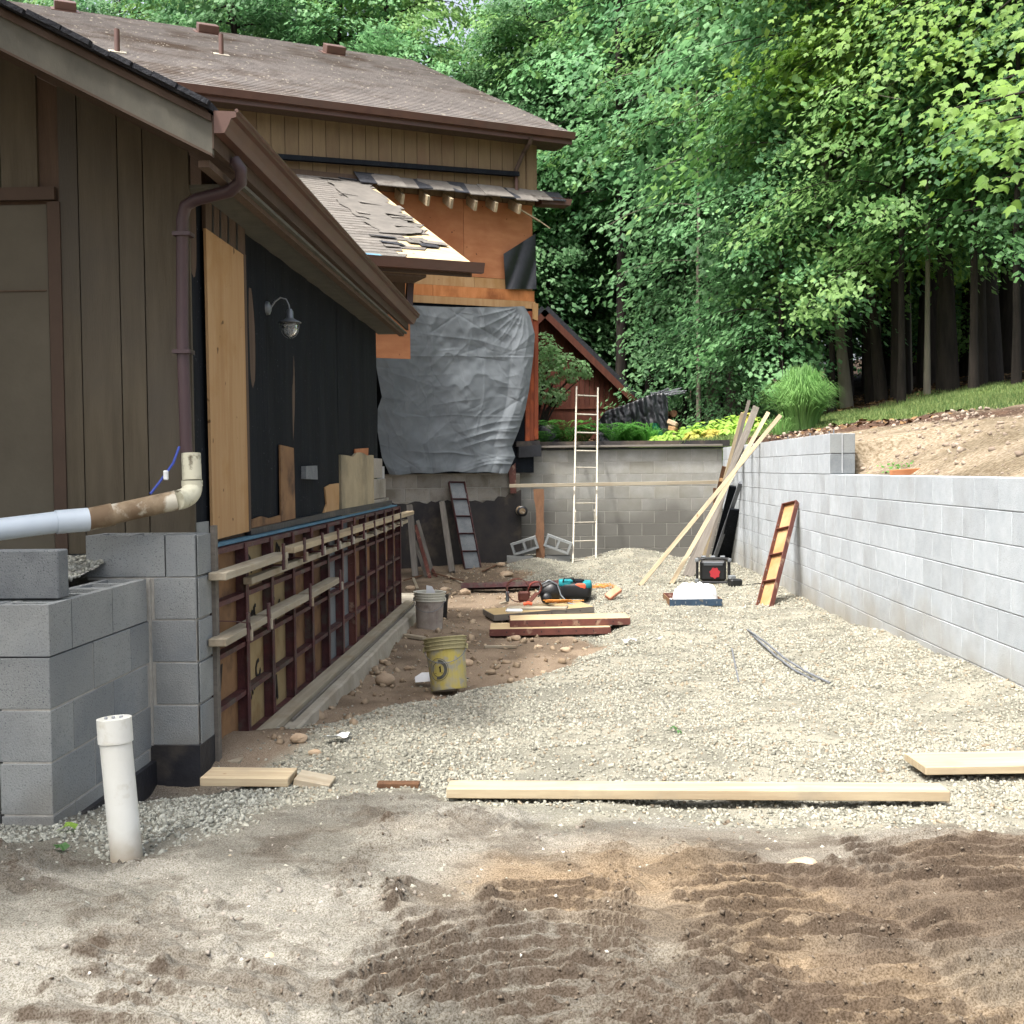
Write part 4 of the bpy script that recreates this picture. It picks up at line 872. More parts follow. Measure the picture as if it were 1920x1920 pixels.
# ---- tarp
def rays_M(px, py, off):
    FWa, CRa, CUa = np.array(FW), np.array(CR), np.array(CU); d = FWa[None]*FPX+CRa[None]*(px.ravel()-960)[:, None]+CUa[None]*(960-py.ravel())[:, None]
    n_ = np.array(nv); t = (float(C0.dot(nv))+off.ravel())/(d@n_); return d*t[:, None]
def tarp():
    nu, nvv = 250, 280; rs = np.random.RandomState(3); U, V = np.meshgrid(np.linspace(0, 1, nu), np.linspace(0, 1, nvv)); off = np.zeros_like(U)
    for k in range(190):                                  # straight pinched creases
        cx, cy, an = rs.uniform(0, 1), rs.uniform(0, 1), rs.choice([rs.normal(0, .15), rs.normal(1.57, .2), rs.uniform(0, 3.14), rs.normal(2.5, .4), rs.normal(.8, .3)])
        L = rs.uniform(.05, .26); du = (U-cx)*math.cos(an)+(V-cy)*math.sin(an); dw = -(U-cx)*math.sin(an)+(V-cy)*math.cos(an)
        off += rs.choice([1, 1, -1])*rs.uniform(.002, .008)*np.exp(-np.abs(dw)/rs.uniform(.004, .012))*np.clip(1-(du/L)**2, 0, 1)
    for yy in (.30, .66): off += .006*np.exp(-np.abs(V-yy-.004*np.sin(U*9))/.004)*sstep(.1, .2, U)   # packing folds
    for xx in (.36, .70): off += .006*np.exp(-np.abs(U-xx)/.004)
    for k in range(8):                                    # folds swagging into the lower right corner
        c = rs.uniform(0, .9); d = V-(.66+.32*c)-(.5*(U-.5)**2-.35*(U-1)*.6)*rs.uniform(.5, 1.2)+.25*(U-.6)
        off += rs.uniform(.008, .018)*np.exp(-np.abs(d)/rs.uniform(.008, .018))*sstep(.2+.3*rs.rand(), .8, U)
    for k in range(8):                                    # folds fanning from the top right nail
        an = math.radians(98+k*12); du = (U-.985)*math.cos(an)+V*math.sin(an); dw = -(U-.985)*math.sin(an)+V*math.cos(an)
        off += .013*np.exp(-np.abs(dw)/.008)*sstep(0, .06, du)*(1-sstep(.12, .42, du))
    off += (fbm(U*3.5, V*3.5, 2, 3)-.5)*.07+.035*(1-np.abs(2*fbm(U*6+2, V*6, 3, 4)-1)*3)*.4
    off += .05*np.sin(np.clip((U-.86)/.14, 0, 1)*3.1)*sstep(.05, .3, V)+ .05*sstep(.9, 1, V)*np.abs(np.sin(U*17))
    lx = np.interp(V, [0, .3, .42, .55, .62, .75, .9, 1], [700, 702, 708, 716, 708, 708, 716, 730]); rx = np.interp(V, [0, .06, .17, .3, .5, .62, .75, .84, .9, 1], [983, 994, 1003, 1000, 992, 985, 972, 960, 966, 952])
    py = (567+7*U+5*np.sin(U*3.1))*(1-V)+(888-3*U+1.2*np.sin(U*21)+1.5*np.sin(U*7+1))*V
    W = rays_M(lx+(rx-lx)*U, py, .14+np.clip(off, -.11, 1)).reshape(nvv, nu, 3)
    return grid_mesh('tarp', W[..., 0], W[..., 1], W[..., 2], m_tarp)
tag(link(bpy.data.objects.new('tarp', tarp())), 'creased grey tarp nailed over the lower house wall', 'tarp')
# ================================================================ FORMWORK ROW
def to_mesh(o):
    bpy.context.view_layer.update(); dg = bpy.context.evaluated_depsgraph_get(); ev = o.evaluated_get(dg); me = bpy.data.meshes.new_from_object(ev, depsgraph=dg)
    n = link(bpy.data.objects.new('tmp', me)); cu = o.data; nm = o.name; bpy.data.objects.remove(o); bpy.data.curves.remove(cu); n.name = nm; return n
XP = -1.763; NF = 12; PW = .545
ords = ['first', 'second', 'third', 'fourth', 'fifth', 'sixth', 'seventh', 'eighth', 'ninth', 'tenth', 'eleventh', 'last']
zt, zb = -.385, -1.462
def lettering(txt, size, loc, rot, parent):
    cu = bpy.data.curves.new('lettering', 'FONT'); cu.body = txt; cu.size = size; cu.extrude = .0008; cu.materials.append(m_ink); cu.resolution_u = 2; cu.offset = .004
    o = to_mesh(link(bpy.data.objects.new('lettering', cu))); o.matrix_world = Matrix.Translation(loc) @ Matrix(((0, 0, 1, 0), (1, 0, 0, 0), (0, 1, 0, 0), (0, 0, 0, 1))) @ Matrix.Rotation(rot, 4, 'Z')
    mw = o.matrix_world.copy(); o.parent = parent; o.matrix_parent_inverse = Matrix.Translation(-Vector(parent.location)); o.matrix_basis = mw
    return o
for i in range(NF):
    y0 = 5.50+i*PW; y1 = y0+PW-.002
    desc = {0: 'dark brown plywood', 1: 'pale lettered plywood', 2: 'pale lettered plywood'}.get(i, 'dark weathered plywood')
    f = thing('concrete_form', f'{ords[i]} steel-framed form panel in the row counted from the block pier, {desc}', 'concrete form', (XP, y0, zb), group='steel concrete form panels standing in a row below the garage')
    mp = m_ply_y if i in (1, 2) else (m_block_d if i in (5, 6) else m_ply_d)
    MB().box((XP-.006, (y0+y1)/2, (zt+zb)/2), (.012, y1-y0-.012, zt-zb-.01)).build('plywood_face', mp, f, True)
    for yy in (y0+.004, y1-.004):
        b = MB().box((XP+.033, yy, (zt+zb)/2), (.064, .007, zt-zb)); b.box((XP+.061, yy+(.012 if yy < y0+.1 else -.012), (zt+zb)/2), (.006, .020, zt-zb-.002))
        b.build('side_rail', m_rust if i != 6 else m_rust2, f, True)
    for k, z in enumerate(np.linspace(zb+.004, zt-.004, 5)):
        b = MB().box((XP+.028, (y0+y1)/2, z), (.052, y1-y0-.018, .006)); b.box((XP+.051, (y0+y1)/2, z-.012), (.005, y1-y0-.03, .022))
        b.build('cross_rib', m_rust, f, True)
    if i == 1:
        lettering('Crover', .135, (XP+.004, y0+.03, -.98), .42, f); lettering('Form C', .15, (XP+.004, y0+.0+.05, -1.40), .5, f); lettering('tm', .15, (XP+.004, y0+.16, -.50), -.5, f); lettering(')', .2, (XP+.004, y0+.06, -.80), 0, f)
    if i == 2:
        lettering('Crover', .13, (XP+.004, y0+.07, -1.02), .45, f); lettering('o w', .15, (XP+.004, y0+.10, -.76), .8, f); lettering('M', .22, (XP+.004, y0+.16, -1.44), .2, f); lettering('m', .15, (XP+.004, y0+.3, -.50), -.4, f); lettering('TT', .12, (XP+.004, y0+.12, -.86), 0, f)
    if i == 0:
        lettering('V', .2, (XP+.004, y0+.15, -1.15), .1, f)
ss = thing('sill_strip', 'thin blue-grey sill strip along the top of the steel form row', 'sill strip', (XG, 8.7, zt))
MB().box((XP-.012, 8.76, zt+.012), (.075, 6.6, .013)).build('strip', m_sill, ss, True)
MB().box((XP-.03, 8.76, -.92), (.03, 6.56, 1.05)).build('backing', m_conc, ss, True)
def lumber(name, label, p0, p1, w, t, m, up=(0, 0, 1), cat='board', group=None):
    p0, p1 = Vector(p0), Vector(p1); L = (p1-p0).length; c = (p0+p1)/2
    me = MB().box((0, 0, 0), (L, w, t), ch=.003).mesh(name, m)
    o = link(bpy.data.objects.new(name, me)); d = (p1-p0).normalized(); u = Vector(up); u = (u-d*u.dot(d)).normalized(); r = u.cross(d)
    o.matrix_world = Matrix(((d.x, r.x, u.x, c.x), (d.y, r.y, u.y, c.y), (d.z, r.z, u.z, c.z), (0, 0, 0, 1)))
    return tag(o, label, cat, group)
G_ = 'lumber walers clamped along the steel forms'
lumber('waler', 'upper waler nearest the block pier, short length of fresh pale lumber lying flat', (-1.655, 5.36, -.505), (-1.655, 6.62, -.497), .089, .038, m_lum_w, group=G_)
lumber('waler', 'long upper waler of yellowish lumber running to the far end of the forms', (-1.655, 6.78, -.478), (-1.655, 12.5, -.468), .089, .038, m_lum, group=G_)
lumber('waler', 'second upper waler tucked just beneath the long yellowish one', (-1.672, 5.95, -.585), (-1.672, 12.25, -.55), .05, .038, m_lum_w, group=G_)
lumber('waler', 'lower waler nearest the block pier, grey-white lumber under a wire clamp', (-1.655, 5.34, -.825), (-1.655, 6.14, -.815), .089, .038, m_lum_w, group=G_)
lumber('waler', 'middle length of the lower waler line, whitish lumber', (-1.655, 6.2, -.815), (-1.655, 7.15, -.81), .089, .04, m_lum_w, group=G_)
lumber('waler', 'last length of the lower waler line ending mid-way along the forms', (-1.655, 7.22, -.812), (-1.655, 8.2, -.80), .089, .04, m_lum_w, group=G_)
def clamp(y, z, h, txt):
    t = thing('waler_clamp', txt, 'clamp', (-1.61, y, z), group='steel clamps holding the walers to the forms')
    b = MB().box((.002, 0, h*.1), (.012, .045, h), ch=.002); b.box((-.05, 0, -.035), (.1, .04, .008)); b.build('bracket', m_rust, t)
    MB().box((.012, .022, -.03), (.014, .02, .06), ch=.003).build('wedge', m_lum_w if y < 7.5 else m_alu, t)
for i in range(2, 12):
    clamp(5.52+i*PW-.12, -.51, .155 if i < 7 else .13, f'{ords[i-2]} dark steel clamp along the upper waler from the block pier')
for i, y in enumerate((5.72, 6.13, 7.18, 8.18)):
    clamp(y, -.815, .15, f'{ords[i]} dark steel clamp along the lower waler from the block pier')
tw = link(bpy.data.objects.new('tie_wire', MB().tube([(-1.70, 5.5, -.74), (-1.66, 5.6, -.755), (-1.6, 5.72, -.78), (-1.598, 5.74, -.83)], .003, 5).mesh('tie_wire', m_rust))); tag(tw, 'thin tie wire looped over the nearest lower waler', 'wire')
ft = thing('footing', 'rough concrete footing strip running under the steel forms', 'footing', (-1.6, 9, -1.5))
Yf = np.linspace(5.62, 13.4, 90); e = -1.505+(fbm(Yf*3, Yf*0, 3, 6)-.5)*.03-.25*np.clip((5.95-Yf)/.33, 0, 1)**2; b = MB()
for i in range(len(Yf)):
    for x, z in ((-1.95, -1.47), (e[i]-.015, -1.474), (e[i], -1.485), (e[i]+.02, -1.62), (e[i]+.03, -1.85)): b.v.append((x, Yf[i], z))
for i in range(len(Yf)-1):
    for k in range(4): b.f.append((i*5+k, i*5+k+1, (i+1)*5+k+1, (i+1)*5+k))
b.f.append((4, 3, 2, 1, 0)); b.build('concrete', m_conc, ft, True)
lumber('bottom_plate', 'long plank lying on the footing along the foot of the steel forms', (-1.642, 5.46, -1.452), (-1.642, 12.3, -1.448), .10, .036, m_lum_w)
lumber('batten', 'thin batten beside the bottom plank on the footing', (-1.575, 6.5, -1.463), (-1.575, 12.1, -1.462), .014, .018, m_lum_g)
# ================================================================ PLANKS IN FRONT
def zg(x, y): return float(H0(x, y))
lumber('plank', 'long pale plank lying across the front edge of the gravel, shadow gap beneath', (-.452, 4.47, -1.288), (1.515, 4.43, -1.284), .125, .040, m_lum)
lumber('plank', 'wide pale plank with damp stains, partly out of frame on the right', (1.585, 5.03, -1.33), (2.66, 5.10, -1.33), .25, .036, m_lum)
lumber('plank', 'short clean plank end lying at the foot of the nearest form', (-1.555, 4.82, -1.335), (-1.17, 4.82, -1.338), .175, .038, m_lum)
lumber('plank', 'dusty plank half buried next to the short clean plank', (-1.155, 4.84, -1.345), (-1.0, 4.84, -1.375), .15, .034, m_lum_w)
lumber('plank', 'thin weathered board buried in gravel just behind the long pale plank', (.45, 4.63, zg(.8, 4.63)+.012), (1.45, 4.60, zg(1.3, 4.6)+.018), .05, .02, m_lum_g)
lumber('plank', 'sliver of brown board poking out of the gravel near the front', (-.78, 4.72, zg(-.7, 4.72)+.012), (-.60, 4.72, zg(-.6, 4.72)+.012), .05, .022, m_lum_b)
# standpipe
sp = thing('standpipe', 'white plastic standpipe with cap leaning up from the gravel beside the block corner', 'pipe', (-1.485, 3.7, -1.3))
t0, t1 = Vector((-1.468, 3.70, -1.36)), Vector((-1.510, 3.72, -.90)); ax = (t1-t0).normalized()
MB().tube([t0, t1], .0525, 32).build('pipe', m_pvc, sp, True, smooth=False).data.polygons.foreach_set('use_smooth', [True]*32+[False]*2)
t2 = Vector((-1.5135, 3.7213, -.83))
o = MB().tube([t1-ax*.012, t2], .0575, 32).build('cap', m_pvc, sp, True); o.data.polygons.foreach_set('use_smooth', [True]*32+[False]*2)
for k in range(3): MB().box(t2+Vector((-.02+.022*k, .01*k-.02, .004)), (.01, .012, .008), ch=.002).build('gravel_bit', m_mortar, sp, True)
pg = MB().tube([at_z(75, 1652, -1.28), at_z(73, 1632, -1.24)], .009, 8).build('marker_peg', m_rebar); tag(pg, 'small grey peg standing in the gravel at the lower left', 'peg')
def leaf_at(px, py, s, m_, lab, rot):
    p = ground_at(px, py); b = MB(); n = 10; pts = []
    for k in range(n):
        a = 2*math.pi*k/n; r = s*(1 if k % 2 == 0 else .55); pts.append((r*math.cos(a+rot), r*.9*math.sin(a+rot), .012+.012*math.sin(a*2)))
    b.add([(0, 0, .02)]+pts, [(0, 1+k, 1+(k+1) % n) for k in range(n)]); o = b.build('fallen_leaf', m_); o.location = p+Vector((0, 0, .012)); tag(o, lab, 'leaf')
leaf_at(1262, 1374, .028, m_leaf_d, 'dark green leaf fallen on the open gravel', .4)
leaf_at(1274, 1381, .016, m_leaf_d, 'tiny second green leaf beside the fallen one on open gravel', 1.4)
leaf_at(128, 1562, .042, m_lime, 'yellow-green leaf lying on gravel by the block corner', .9)
leaf_at(115, 1600, .03, m_leaf_d, 'dark leaf in the grey gravel below the yellow leaf', .2)
# ================================================================ BUCKETS
def bucket(name, label, loc, tilt, mb, mr, r=.145, h=.36, hw=True):
    t = thing(name, label, 'bucket', loc); M_ = Matrix.Rotation(tilt[0], 4, 'X') @ Matrix.Rotation(tilt[1], 4, 'Y')
    def P(pr): return MB().lathe(pr, 36, M_)
    P([(0, 0), (r*.86, 0), (r*.87, .008), (r*.955, h*.78), (r*.93, h*.78), (r*.84, .012), (0, .012)]).build('body', mb, t, smooth=False)
    pr = []
    for k, z in enumerate((.78, .86, .93, 1.0)):
        R = r*(.965+.02*k); pr += [(R+.003, h*z-.006), (R+.012, h*z-.004), (R+.012, h*z+.002), (R+.002, h*z+.004)]
    pr += [(r*.955, h), (r*.95, h*.78)]
    P(pr).build('rim', mr, t)
    pts = [M_ @ Vector((r*1.02*math.cos(a), -r*1.02*abs(math.sin(a))*1.02-.012, h*.80-.11*math.sin(a))) for a in np.linspace(.05, math.pi-.05, 16)]
    MB().tube(pts, .0028, 6).build('bail_handle', m_chrome, t)
    for sx in (-1, 1): MB().box(tuple(M_ @ Vector((sx*(r+.006), -.008, h*.80))), (.02, .03, .035), ch=.004).build('handle_lug', mr, t)
    return t, M_
p = ground_at(840, 1306)
bk, MT = bucket('plastic_bucket', 'dirty yellow plastic bucket with round dark emblem, tilted on the gravel', p+Vector((0, .10, .03)), (-.20, -.10), m_yellow, m_bucket_rim, .148, .37)
# emblem wrapped on the body: two rings and a figure one
def wrap(pts, name, mtl, off=.002, r0=.1285, r1=.142, hh_=.29):
    V = []
    for (u, z) in pts:
        R = r0+(r1-r0)*z/hh_+off; a = -math.pi/2+u/R; V.append(MT @ Vector((R*math.cos(a), R*math.sin(a), z)))
    return V
def ring(cx, cz, ra, rb_, name, mtl, off, a0=0, a1=2*math.pi):
    n = 32; A = [(cx+ra*math.cos(a), cz+ra*1.06*math.sin(a)) for a in np.linspace(a0, a1, n)]; B = [(cx+rb_*math.cos(a), cz+rb_*1.06*math.sin(a)) for a in np.linspace(a0, a1, n)]
    V = wrap(A+B, name, mtl, off); MB().add(V, [(i, i+1, n+i+1, n+i) for i in range(n-1)]).build(name, mtl, bk)
ring(-.055, .145, .073, .076, 'emblem_ring', m_logo, .0022)
ring(-.055, .145, .045, .066, 'emblem_band', m_logo, .0022, -1.9, 1.5)
ring(-.055, .145, .045, .050, 'emblem_ring', m_logo, .0024)
V = wrap([(-.045, .125), (-.034, .125), (-.034, .17), (-.04, .17), (-.049, .158), (-.045, .155)], '', None, .0026); MB().add(V, [tuple(range(6))]).build('emblem_figure', m_ink, bk)
V = wrap([(-.09, .118), (-.02, .118), (-.02, .121), (-.09, .121)], '', None, .0026); MB().add(V, [(0, 1, 2, 3)]).build('emblem_line', m_ink, bk)
p = ground_at(803, 1180)
wb, MTw = bucket('plastic_bucket', 'muddy white plastic bucket standing beside the end of the form plank', p+Vector((0, .1, -.01)), (0, .02), m_bucket_w, m_bucket_wr, .15, .375)
o = MB().prism([Vector(q) for q in ((-.03, 0, .30), (.055, .0, .30), (.06, .0, .375), (.03, .0, .43), (-.025, 0, .44))], (0, .006, 0)).build('scraper_blade', m_white); o.location = wb.location; tag(o, 'white plastic scraper sticking out of the muddy bucket', 'scraper')
p = ground_at(833, 1160)
tb = thing('funnel_tube', 'narrow black plastic tube standing behind the muddy white bucket', 'tube', p)
MB().lathe([(0, 0), (.028, 0), (.042, .2), (.052, .23), (.052, .26), (.046, .26), (.03, .02), (0, .02)], 20).build('body', m_black, tb)
pr = thing('trowel', 'white-handled flat trowel lying against the yellow bucket', 'trowel', ground_at(795, 1290))
MB().prism([Vector(q) for q in ((-.07, .05, .03), (.06, .0, .05), (.07, .08, .10), (-.03, .12, .09), (-.08, .10, .06))], (0, 0, .004)).build('blade', m_white, pr)
MB().tube([(.05, .02, .075), (.11, -.10, .13)], .009, 8).build('handle', m_pvc, pr)

# ================================================================ LYING AND LEANING FORM PANELS
def form_flat(label, L, W, loc, rz, tilt=(0, 0), top=m_ply_l, steel=m_rust2, z=.0):
    t = thing('concrete_form', label, 'concrete form', loc, rz); R = Matrix.Rotation(tilt[0], 4, 'X') @ Matrix.Rotation(tilt[1], 4, 'Y')
    def B(c, d): return MB().box(R @ Vector(c), d, R.to_3x3())
    B((0, 0, .058), (L-.012, W-.012, .013)).build('plywood_face', top, t)
    for s in (-1, 1):
        b = B((0, s*(W/2-.004), .032), (L, .008, .064)); b.build('side_rail', steel, t)
        B((s*(L/2-.004), 0, .032), (.0078, W-.018, .0636)).build('end_rail', steel, t)
    n = int(L/.15)
    for k in range(1, n): B((-L/2+L*k/n, -W/2-.0006, .034), (.008, .002, .016)).build('slot', m_black, t)
    return t
def gp_(px, py, dz=0): return ground_at(px, py)+Vector((0, 0, dz))
form_flat('lower of two stacked red form panels lying on the dirt, shifted left', 1.16, .42, gp_(1030, 1196, .03)+Vector((.0, .21, 0)), .04, (.01, -.01))
form_flat('upper red form panel shifted right on top of the stacked pair', 1.16, .40, gp_(1030, 1196, .10)+Vector((.19, .30, 0)), .055, (.0, -.01))
form_flat('dark-edged form panel lying askew behind the stacked pair, tools on it', 1.12, .50, gp_(1005, 1165, .05)+Vector((.02, .25, 0)), .30, (.01, -.04), m_ply_y, m_lum_g)
form_flat('dark form panel lying edge-on at the back of the dirt strip', 1.22, .30, gp_(955, 1112, .05)+Vector((0, .15, 0)), .03, (-.2, -.02), m_lum_g, m_rust)
bd = lumber('board', 'narrow board laid across the stacked panels under the orange cord', gp_(948, 1180, .205)+Vector((.02, .1, 0)), gp_(1064, 1180, .205)+Vector((0, .1, 0)), .2, .02, m_lum_w)
def open_form(label, pb, ptop, W, n, steel, ply, face):
    """panel seen from its ribbed side: pb bottom centre, ptop top centre, face = direction the ribs point"""
    t = thing('concrete_form', label, 'concrete form', pb); pb, ptop = Vector(pb), Vector(ptop); d = (ptop-pb); L = d.length; d.normalize()
    f = Vector(face); f = (f-d*f.dot(d)).normalized(); r = f.cross(d).normalized()
    R = Matrix(((r.x, d.x, f.x), (r.y, d.y, f.y), (r.z, d.z, f.z)))
    def B(c, s): return MB().box(R @ Vector(c), s, R)
    B((0, L/2, -.055), (W-.01, L-.01, .012)).build('plywood_face', ply, t)
    for s in (-1, 1):
        B((s*(W/2-.004), L/2, -.03), (.008, L, .062)).build('side_rail', steel, t)
        for k in range(int(L/.2)): B((s*(W/2-.010), .1+k*.2, -.02), (.004, .018, .012)).build('slot_rivet', m_chrome, t)
    for k in range(n+1):
        b = B((0, .004+(L-.008)*k/n, -.028), (W-.018, .007, .05)); b.build('cross_rib', steel, t)
    return t
pb = Vector((2.17, 12.0, zg(2.17, 12.0)-.01)); 
open_form('red-brown ribbed form panel leaning against the pale block wall', pb, Vector((2.60, 12.72, -.385)), .20, 4, m_rust2, m_ply_t, (-.75, -.6, .25))
pt = onM(857, 902, .12); pb = ground_at(888, 1066)
open_form('long dark ribbed form panel leaning against the black foundation wall', pb, pt, .27, 5, m_rust, m_block_d, (nv.x, nv.y, .2))
# tray with plastic sheet
p = gp_(1305, 1136); t = thing('concrete_form', 'small square blue-edged form panel lying open side up, holding a white sheet', 'concrete form', p, .02)
W = .56; Dp = .62
MB().box((0, Dp/2, .01), (W-.02, Dp-.02, .012)).build('plywood_face', m_ply_d, t)
MB().box((0, .004, .036), (W, .008, .072)).build('side_rail', m_blue, t)
MB().box((0, Dp-.004, .036), (W, .008, .072)).build('side_rail', m_rust2, t)
for s in (-1, 1): MB().box((s*(W/2-.004), Dp/2, .035), (.0078, Dp-.018, .07)).build('end_rail', m_ply_d, t)
for k in range(5): MB().box((-.22+.11*k, -.001, .036), (.012, .003, .022)).build('slot', m_chrome, t)
U, V_ = np.meshgrid(np.linspace(-1, 1, 60), np.linspace(-1, 1, 50)); rr_ = np.sqrt(U**2+V_**2)
Zs = np.clip(1-rr_**2*.95, 0, 1)**.5*.15+(np.abs(fbm(U*2.3, V_*2.3, 5, 61)-.5))*.16*(rr_ < 1.02)+.015
Zs = Zs*np.clip((1.08-rr_)*6, 0, 1)
o = link(bpy.data.objects.new('plastic_sheet', grid_mesh('plastic_sheet', U*.245*(1+.05*V_)+.03, V_*.25+.30, Zs+.02, m_white))); o.location = p; tag(o, 'crumpled white sheet heaped inside the small open form panel', 'plastic sheet')
# ================================================================ BOARDS LEANING IN THE CORNER
def lean(label, pbx, pby, Yc, topx, w, t_, m_, zc=.345, xc=2.69, cat='board', up=(0, -1, .3)):
    p0 = ground_at(pbx, pby); pc_ = Vector((xc, Yc, zc)); d = pc_-p0; best = 1
    for k in np.linspace(.5, 1.8, 261):
        q = p0+d*k; v = q; zz_ = v.dot(FW); px = 960+FPX*v.dot(CR)/zz_
        if px < topx: best = k
    return lumber('leaning_board', label, p0, p0+d*best, w, t_, m_, up, cat, 'boards leaning on the corner of the block walls')
lean('fresh narrow board reaching highest and farthest right of the leaning bundle', 1200, 1098, 15.1, 1464, .055, .036, m_lum)
lean('fresh narrow board just left of the highest one in the leaning bundle', 1258, 1096, 15.7, 1441, .055, .038, m_lum)
lean('fresh pale board standing steepest at the left of the leaning bundle', 1318, 1052, 17.2, 1393, .06, .036, m_lum)
lean('blue-grey weathered board behind the steep pale board of the bundle', 1322, 1058, 16.9, 1405, .05, .03, m_lum_g)
lean('wide dark weathered board in the middle of the leaning bundle', 1293, 1082, 16.5, 1418, .10, .035, m_lum_g)
lean('grey board with pale foot standing in front of the dark wide one', 1283, 1080, 16.4, 1404, .06, .03, m_lum_g)
lean('narrow dark steel channel in the shade behind the leaning boards', 1338, 1052, 16.6, 1389, .06, .05, m_rebar, -.25, 2.68)
sl = lumber('leaning_slab', 'short black slab leaning against the wall behind the radio', ground_at(1357, 1050), Vector((2.67, 16.8, -.62)), .22, .03, m_felt, (0, -1, .2), 'slab')
sl2 = lumber('leaning_slab', 'second taller black slab leaning closer to the board bundle', ground_at(1340, 1046), Vector((2.66, 17.1, -.28)), .12, .03, m_felt, (0, -1, .2), 'slab')
pb = ground_at(1318, 1050); pt = Vector((2.58, 17.4, .02)); od = thing('notched_plank', 'brown plank with torn pale notches hidden among the leaning boards', 'plank', pb)
MB().beam(Vector((0, 0, 0)), pt-pb, .09, .03, (0, -1, .3)).build('plank', m_lum_b, od)
for k in range(7): q = (pt-pb)*(.08+.13*k)+Vector((-.01, -.02, 0)); MB().box(q, (.06, .02, .05), ch=.004).build('notch', m_ply_t, od)
# horizontal plank, post, block pile, ladder
lumber('plank', 'long thin plank held level across the face of the far block wall', at_y(955, 911, 17.55), at_y(1352, 904, 17.9), .04, .055, m_lum_w)
lumber('plank', 'short brown offcut standing below the right end of the level plank', at_y(1340, 915, 17.9), at_y(1340, 960, 17.95), .05, .03, m_lum_b, (0, 1, 0))
p0 = at_y(1012, 1064, 17.0); p1 = at_y(1012, 917, 17.35)
po = thing('timber_post', 'rough brown timber post standing between two leaning blocks', 'post', p0); dz = (p1-p0)
b = MB(); rr = random.Random(5); n = 9
prof = [(-.06+rr.uniform(-.008, .008)-(.03 if k > 6 else 0), .07+rr.uniform(-.012, .008)) for k in range(n)]
for k in range(n):
    q = dz*(k/(n-1))
    for (x_, y_) in ((prof[k][0], -.05), (prof[k][1], -.05), (prof[k][1], .05), (prof[k][0], .05)): b.v.append((q.x+x_, q.y+y_, q.z))
for k in range(n-1):
    for j in range(4): b.f.append((k*4+j, k*4+(j+1) % 4, (k+1)*4+(j+1) % 4, (k+1)*4+j))
b.f.append(tuple(range((n-1)*4, n*4))); b.build('post', m_lum_b, po)
hb = hollow_mesh('concrete_block', BL, .19, m_block_l); sb_ = block_mesh('concrete_block', BL, .2, m_block_l)
def blk(px, py, Y, rot, lab, me): o = link(bpy.data.objects.new('concrete_block', me)); o.location = at_y(px, py, Y); o.rotation_euler = rot; tag(o, lab, 'block', 'loose blocks piled by the timber post')
blk(975, 1054, 17.05, (0, 0, .05), 'loose block lying flat left of the timber post', sb_)
blk(1045, 1053, 17.15, (0, 0, -.02), 'loose block lying flat right of the timber post', sb_)
blk(984, 1023, 17.05, (math.pi/2, -.30, 0), 'hollow block tilted up to the right on the left flat block', hb)
blk(1046, 1020, 17.1, (math.pi/2, .36, 0), 'hollow block tilted down to the right on the right flat block', hb)
la = thing('ladder', 'tall light aluminium ladder leaning on the far block wall', 'ladder', at_y(1097, 1060, 16.9))
Lb = [at_y(1074, 1060, 16.95), at_y(1117, 1058, 17.0)]; Lt = [at_y(1081, 726, 19.0), at_y(1121, 728, 19.0)]
for k in range(2): MB().beam(Lb[k], Lt[k], .028, .06, (0, -1, 0), ch=.004).build('rail', m_alu, la, True)
for py in (742, 777, 811, 845, 876, 909, 943, 979, 1014, 1050):
    t_ = (1059-py)/(1059-727); t_ = t_*16.95/(19.0-(19.0-16.95)*t_) if True else t_
    MB().tube([Lb[0].lerp(Lt[0], t_), Lb[1].lerp(Lt[1], t_)], .014 if py < 860 else .011, 8).build('rung', m_alu, la, True)
for k in range(2):
    q = Lb[k].lerp(Lt[k], .23)+Vector((.03*(1-2*k), -.05, 0)); MB().tube([q, q+Vector((0, 0, .14)), q+Vector((0, .04, .17))], .008, 6).build('rung_hook', m_alu, la, True)
# timbers and strips by the black foundation
lumber('timber', 'round-edged grey timber leaning on the black foundation left of the dark panel', ground_at(848, 1074), onM(829, 942, .12), .085, .07, m_lum_g, (0, -1, 0), 'timber')
lumber('timber', 'upright grey timber at the far end of the steel forms', ground_at(779, 1082), onM(768, 948, .9), .085, .07, m_lum_g, (0, -1, 0), 'timber')
for i, (a, b_, c_, d_, m_, txt) in enumerate(((806, 1084, 779, 985, m_rust2, 'rusty'), (800, 1082, 778, 1015, m_lum_g, 'short grey'), (812, 1076, 783, 976, m_lum_g, 'blue-grey'), (818, 1082, 796, 1040, m_rust2, 'short red'))):
    lumber('steel_strip', f'{txt} thin strip leaning in the cluster right of the upright timber', ground_at(a, b_), onM(c_, d_, .5), .05, .02, m_, (0, -1, 0), 'strip')
for i, (a, b_, c_, d_) in enumerate(((812, 1078, 868, 1092), (840, 1082, 872, 1099), (758, 1092, 790, 1082), (775, 1088, 783, 1106), (905, 1075, 930, 1062))):
    q, r_ = ground_at(a, b_)+Vector((0, 0, .03)), ground_at(c_, d_)+Vector((0, 0, .02))
    lumber('wood_scrap', ['long lath scrap lying toward the dark panel', 'shorter lath scrap nearest the edge-on dark panel', 'stick lying at the end of the forms', 'short stick crossing the one at the forms end', 'lath scrap at the foot of the blocks'][i], q, r_, .035, .015, m_lum_w if i % 2 else m_lum_b, cat='wood scrap')
lumber('wood_scrap', 'whitish wood offcut on the dirt below the muddy bucket', gp_(758, 1197, .03), gp_(796, 1201, .02), .06, .03, m_lum_w, cat='wood scrap')
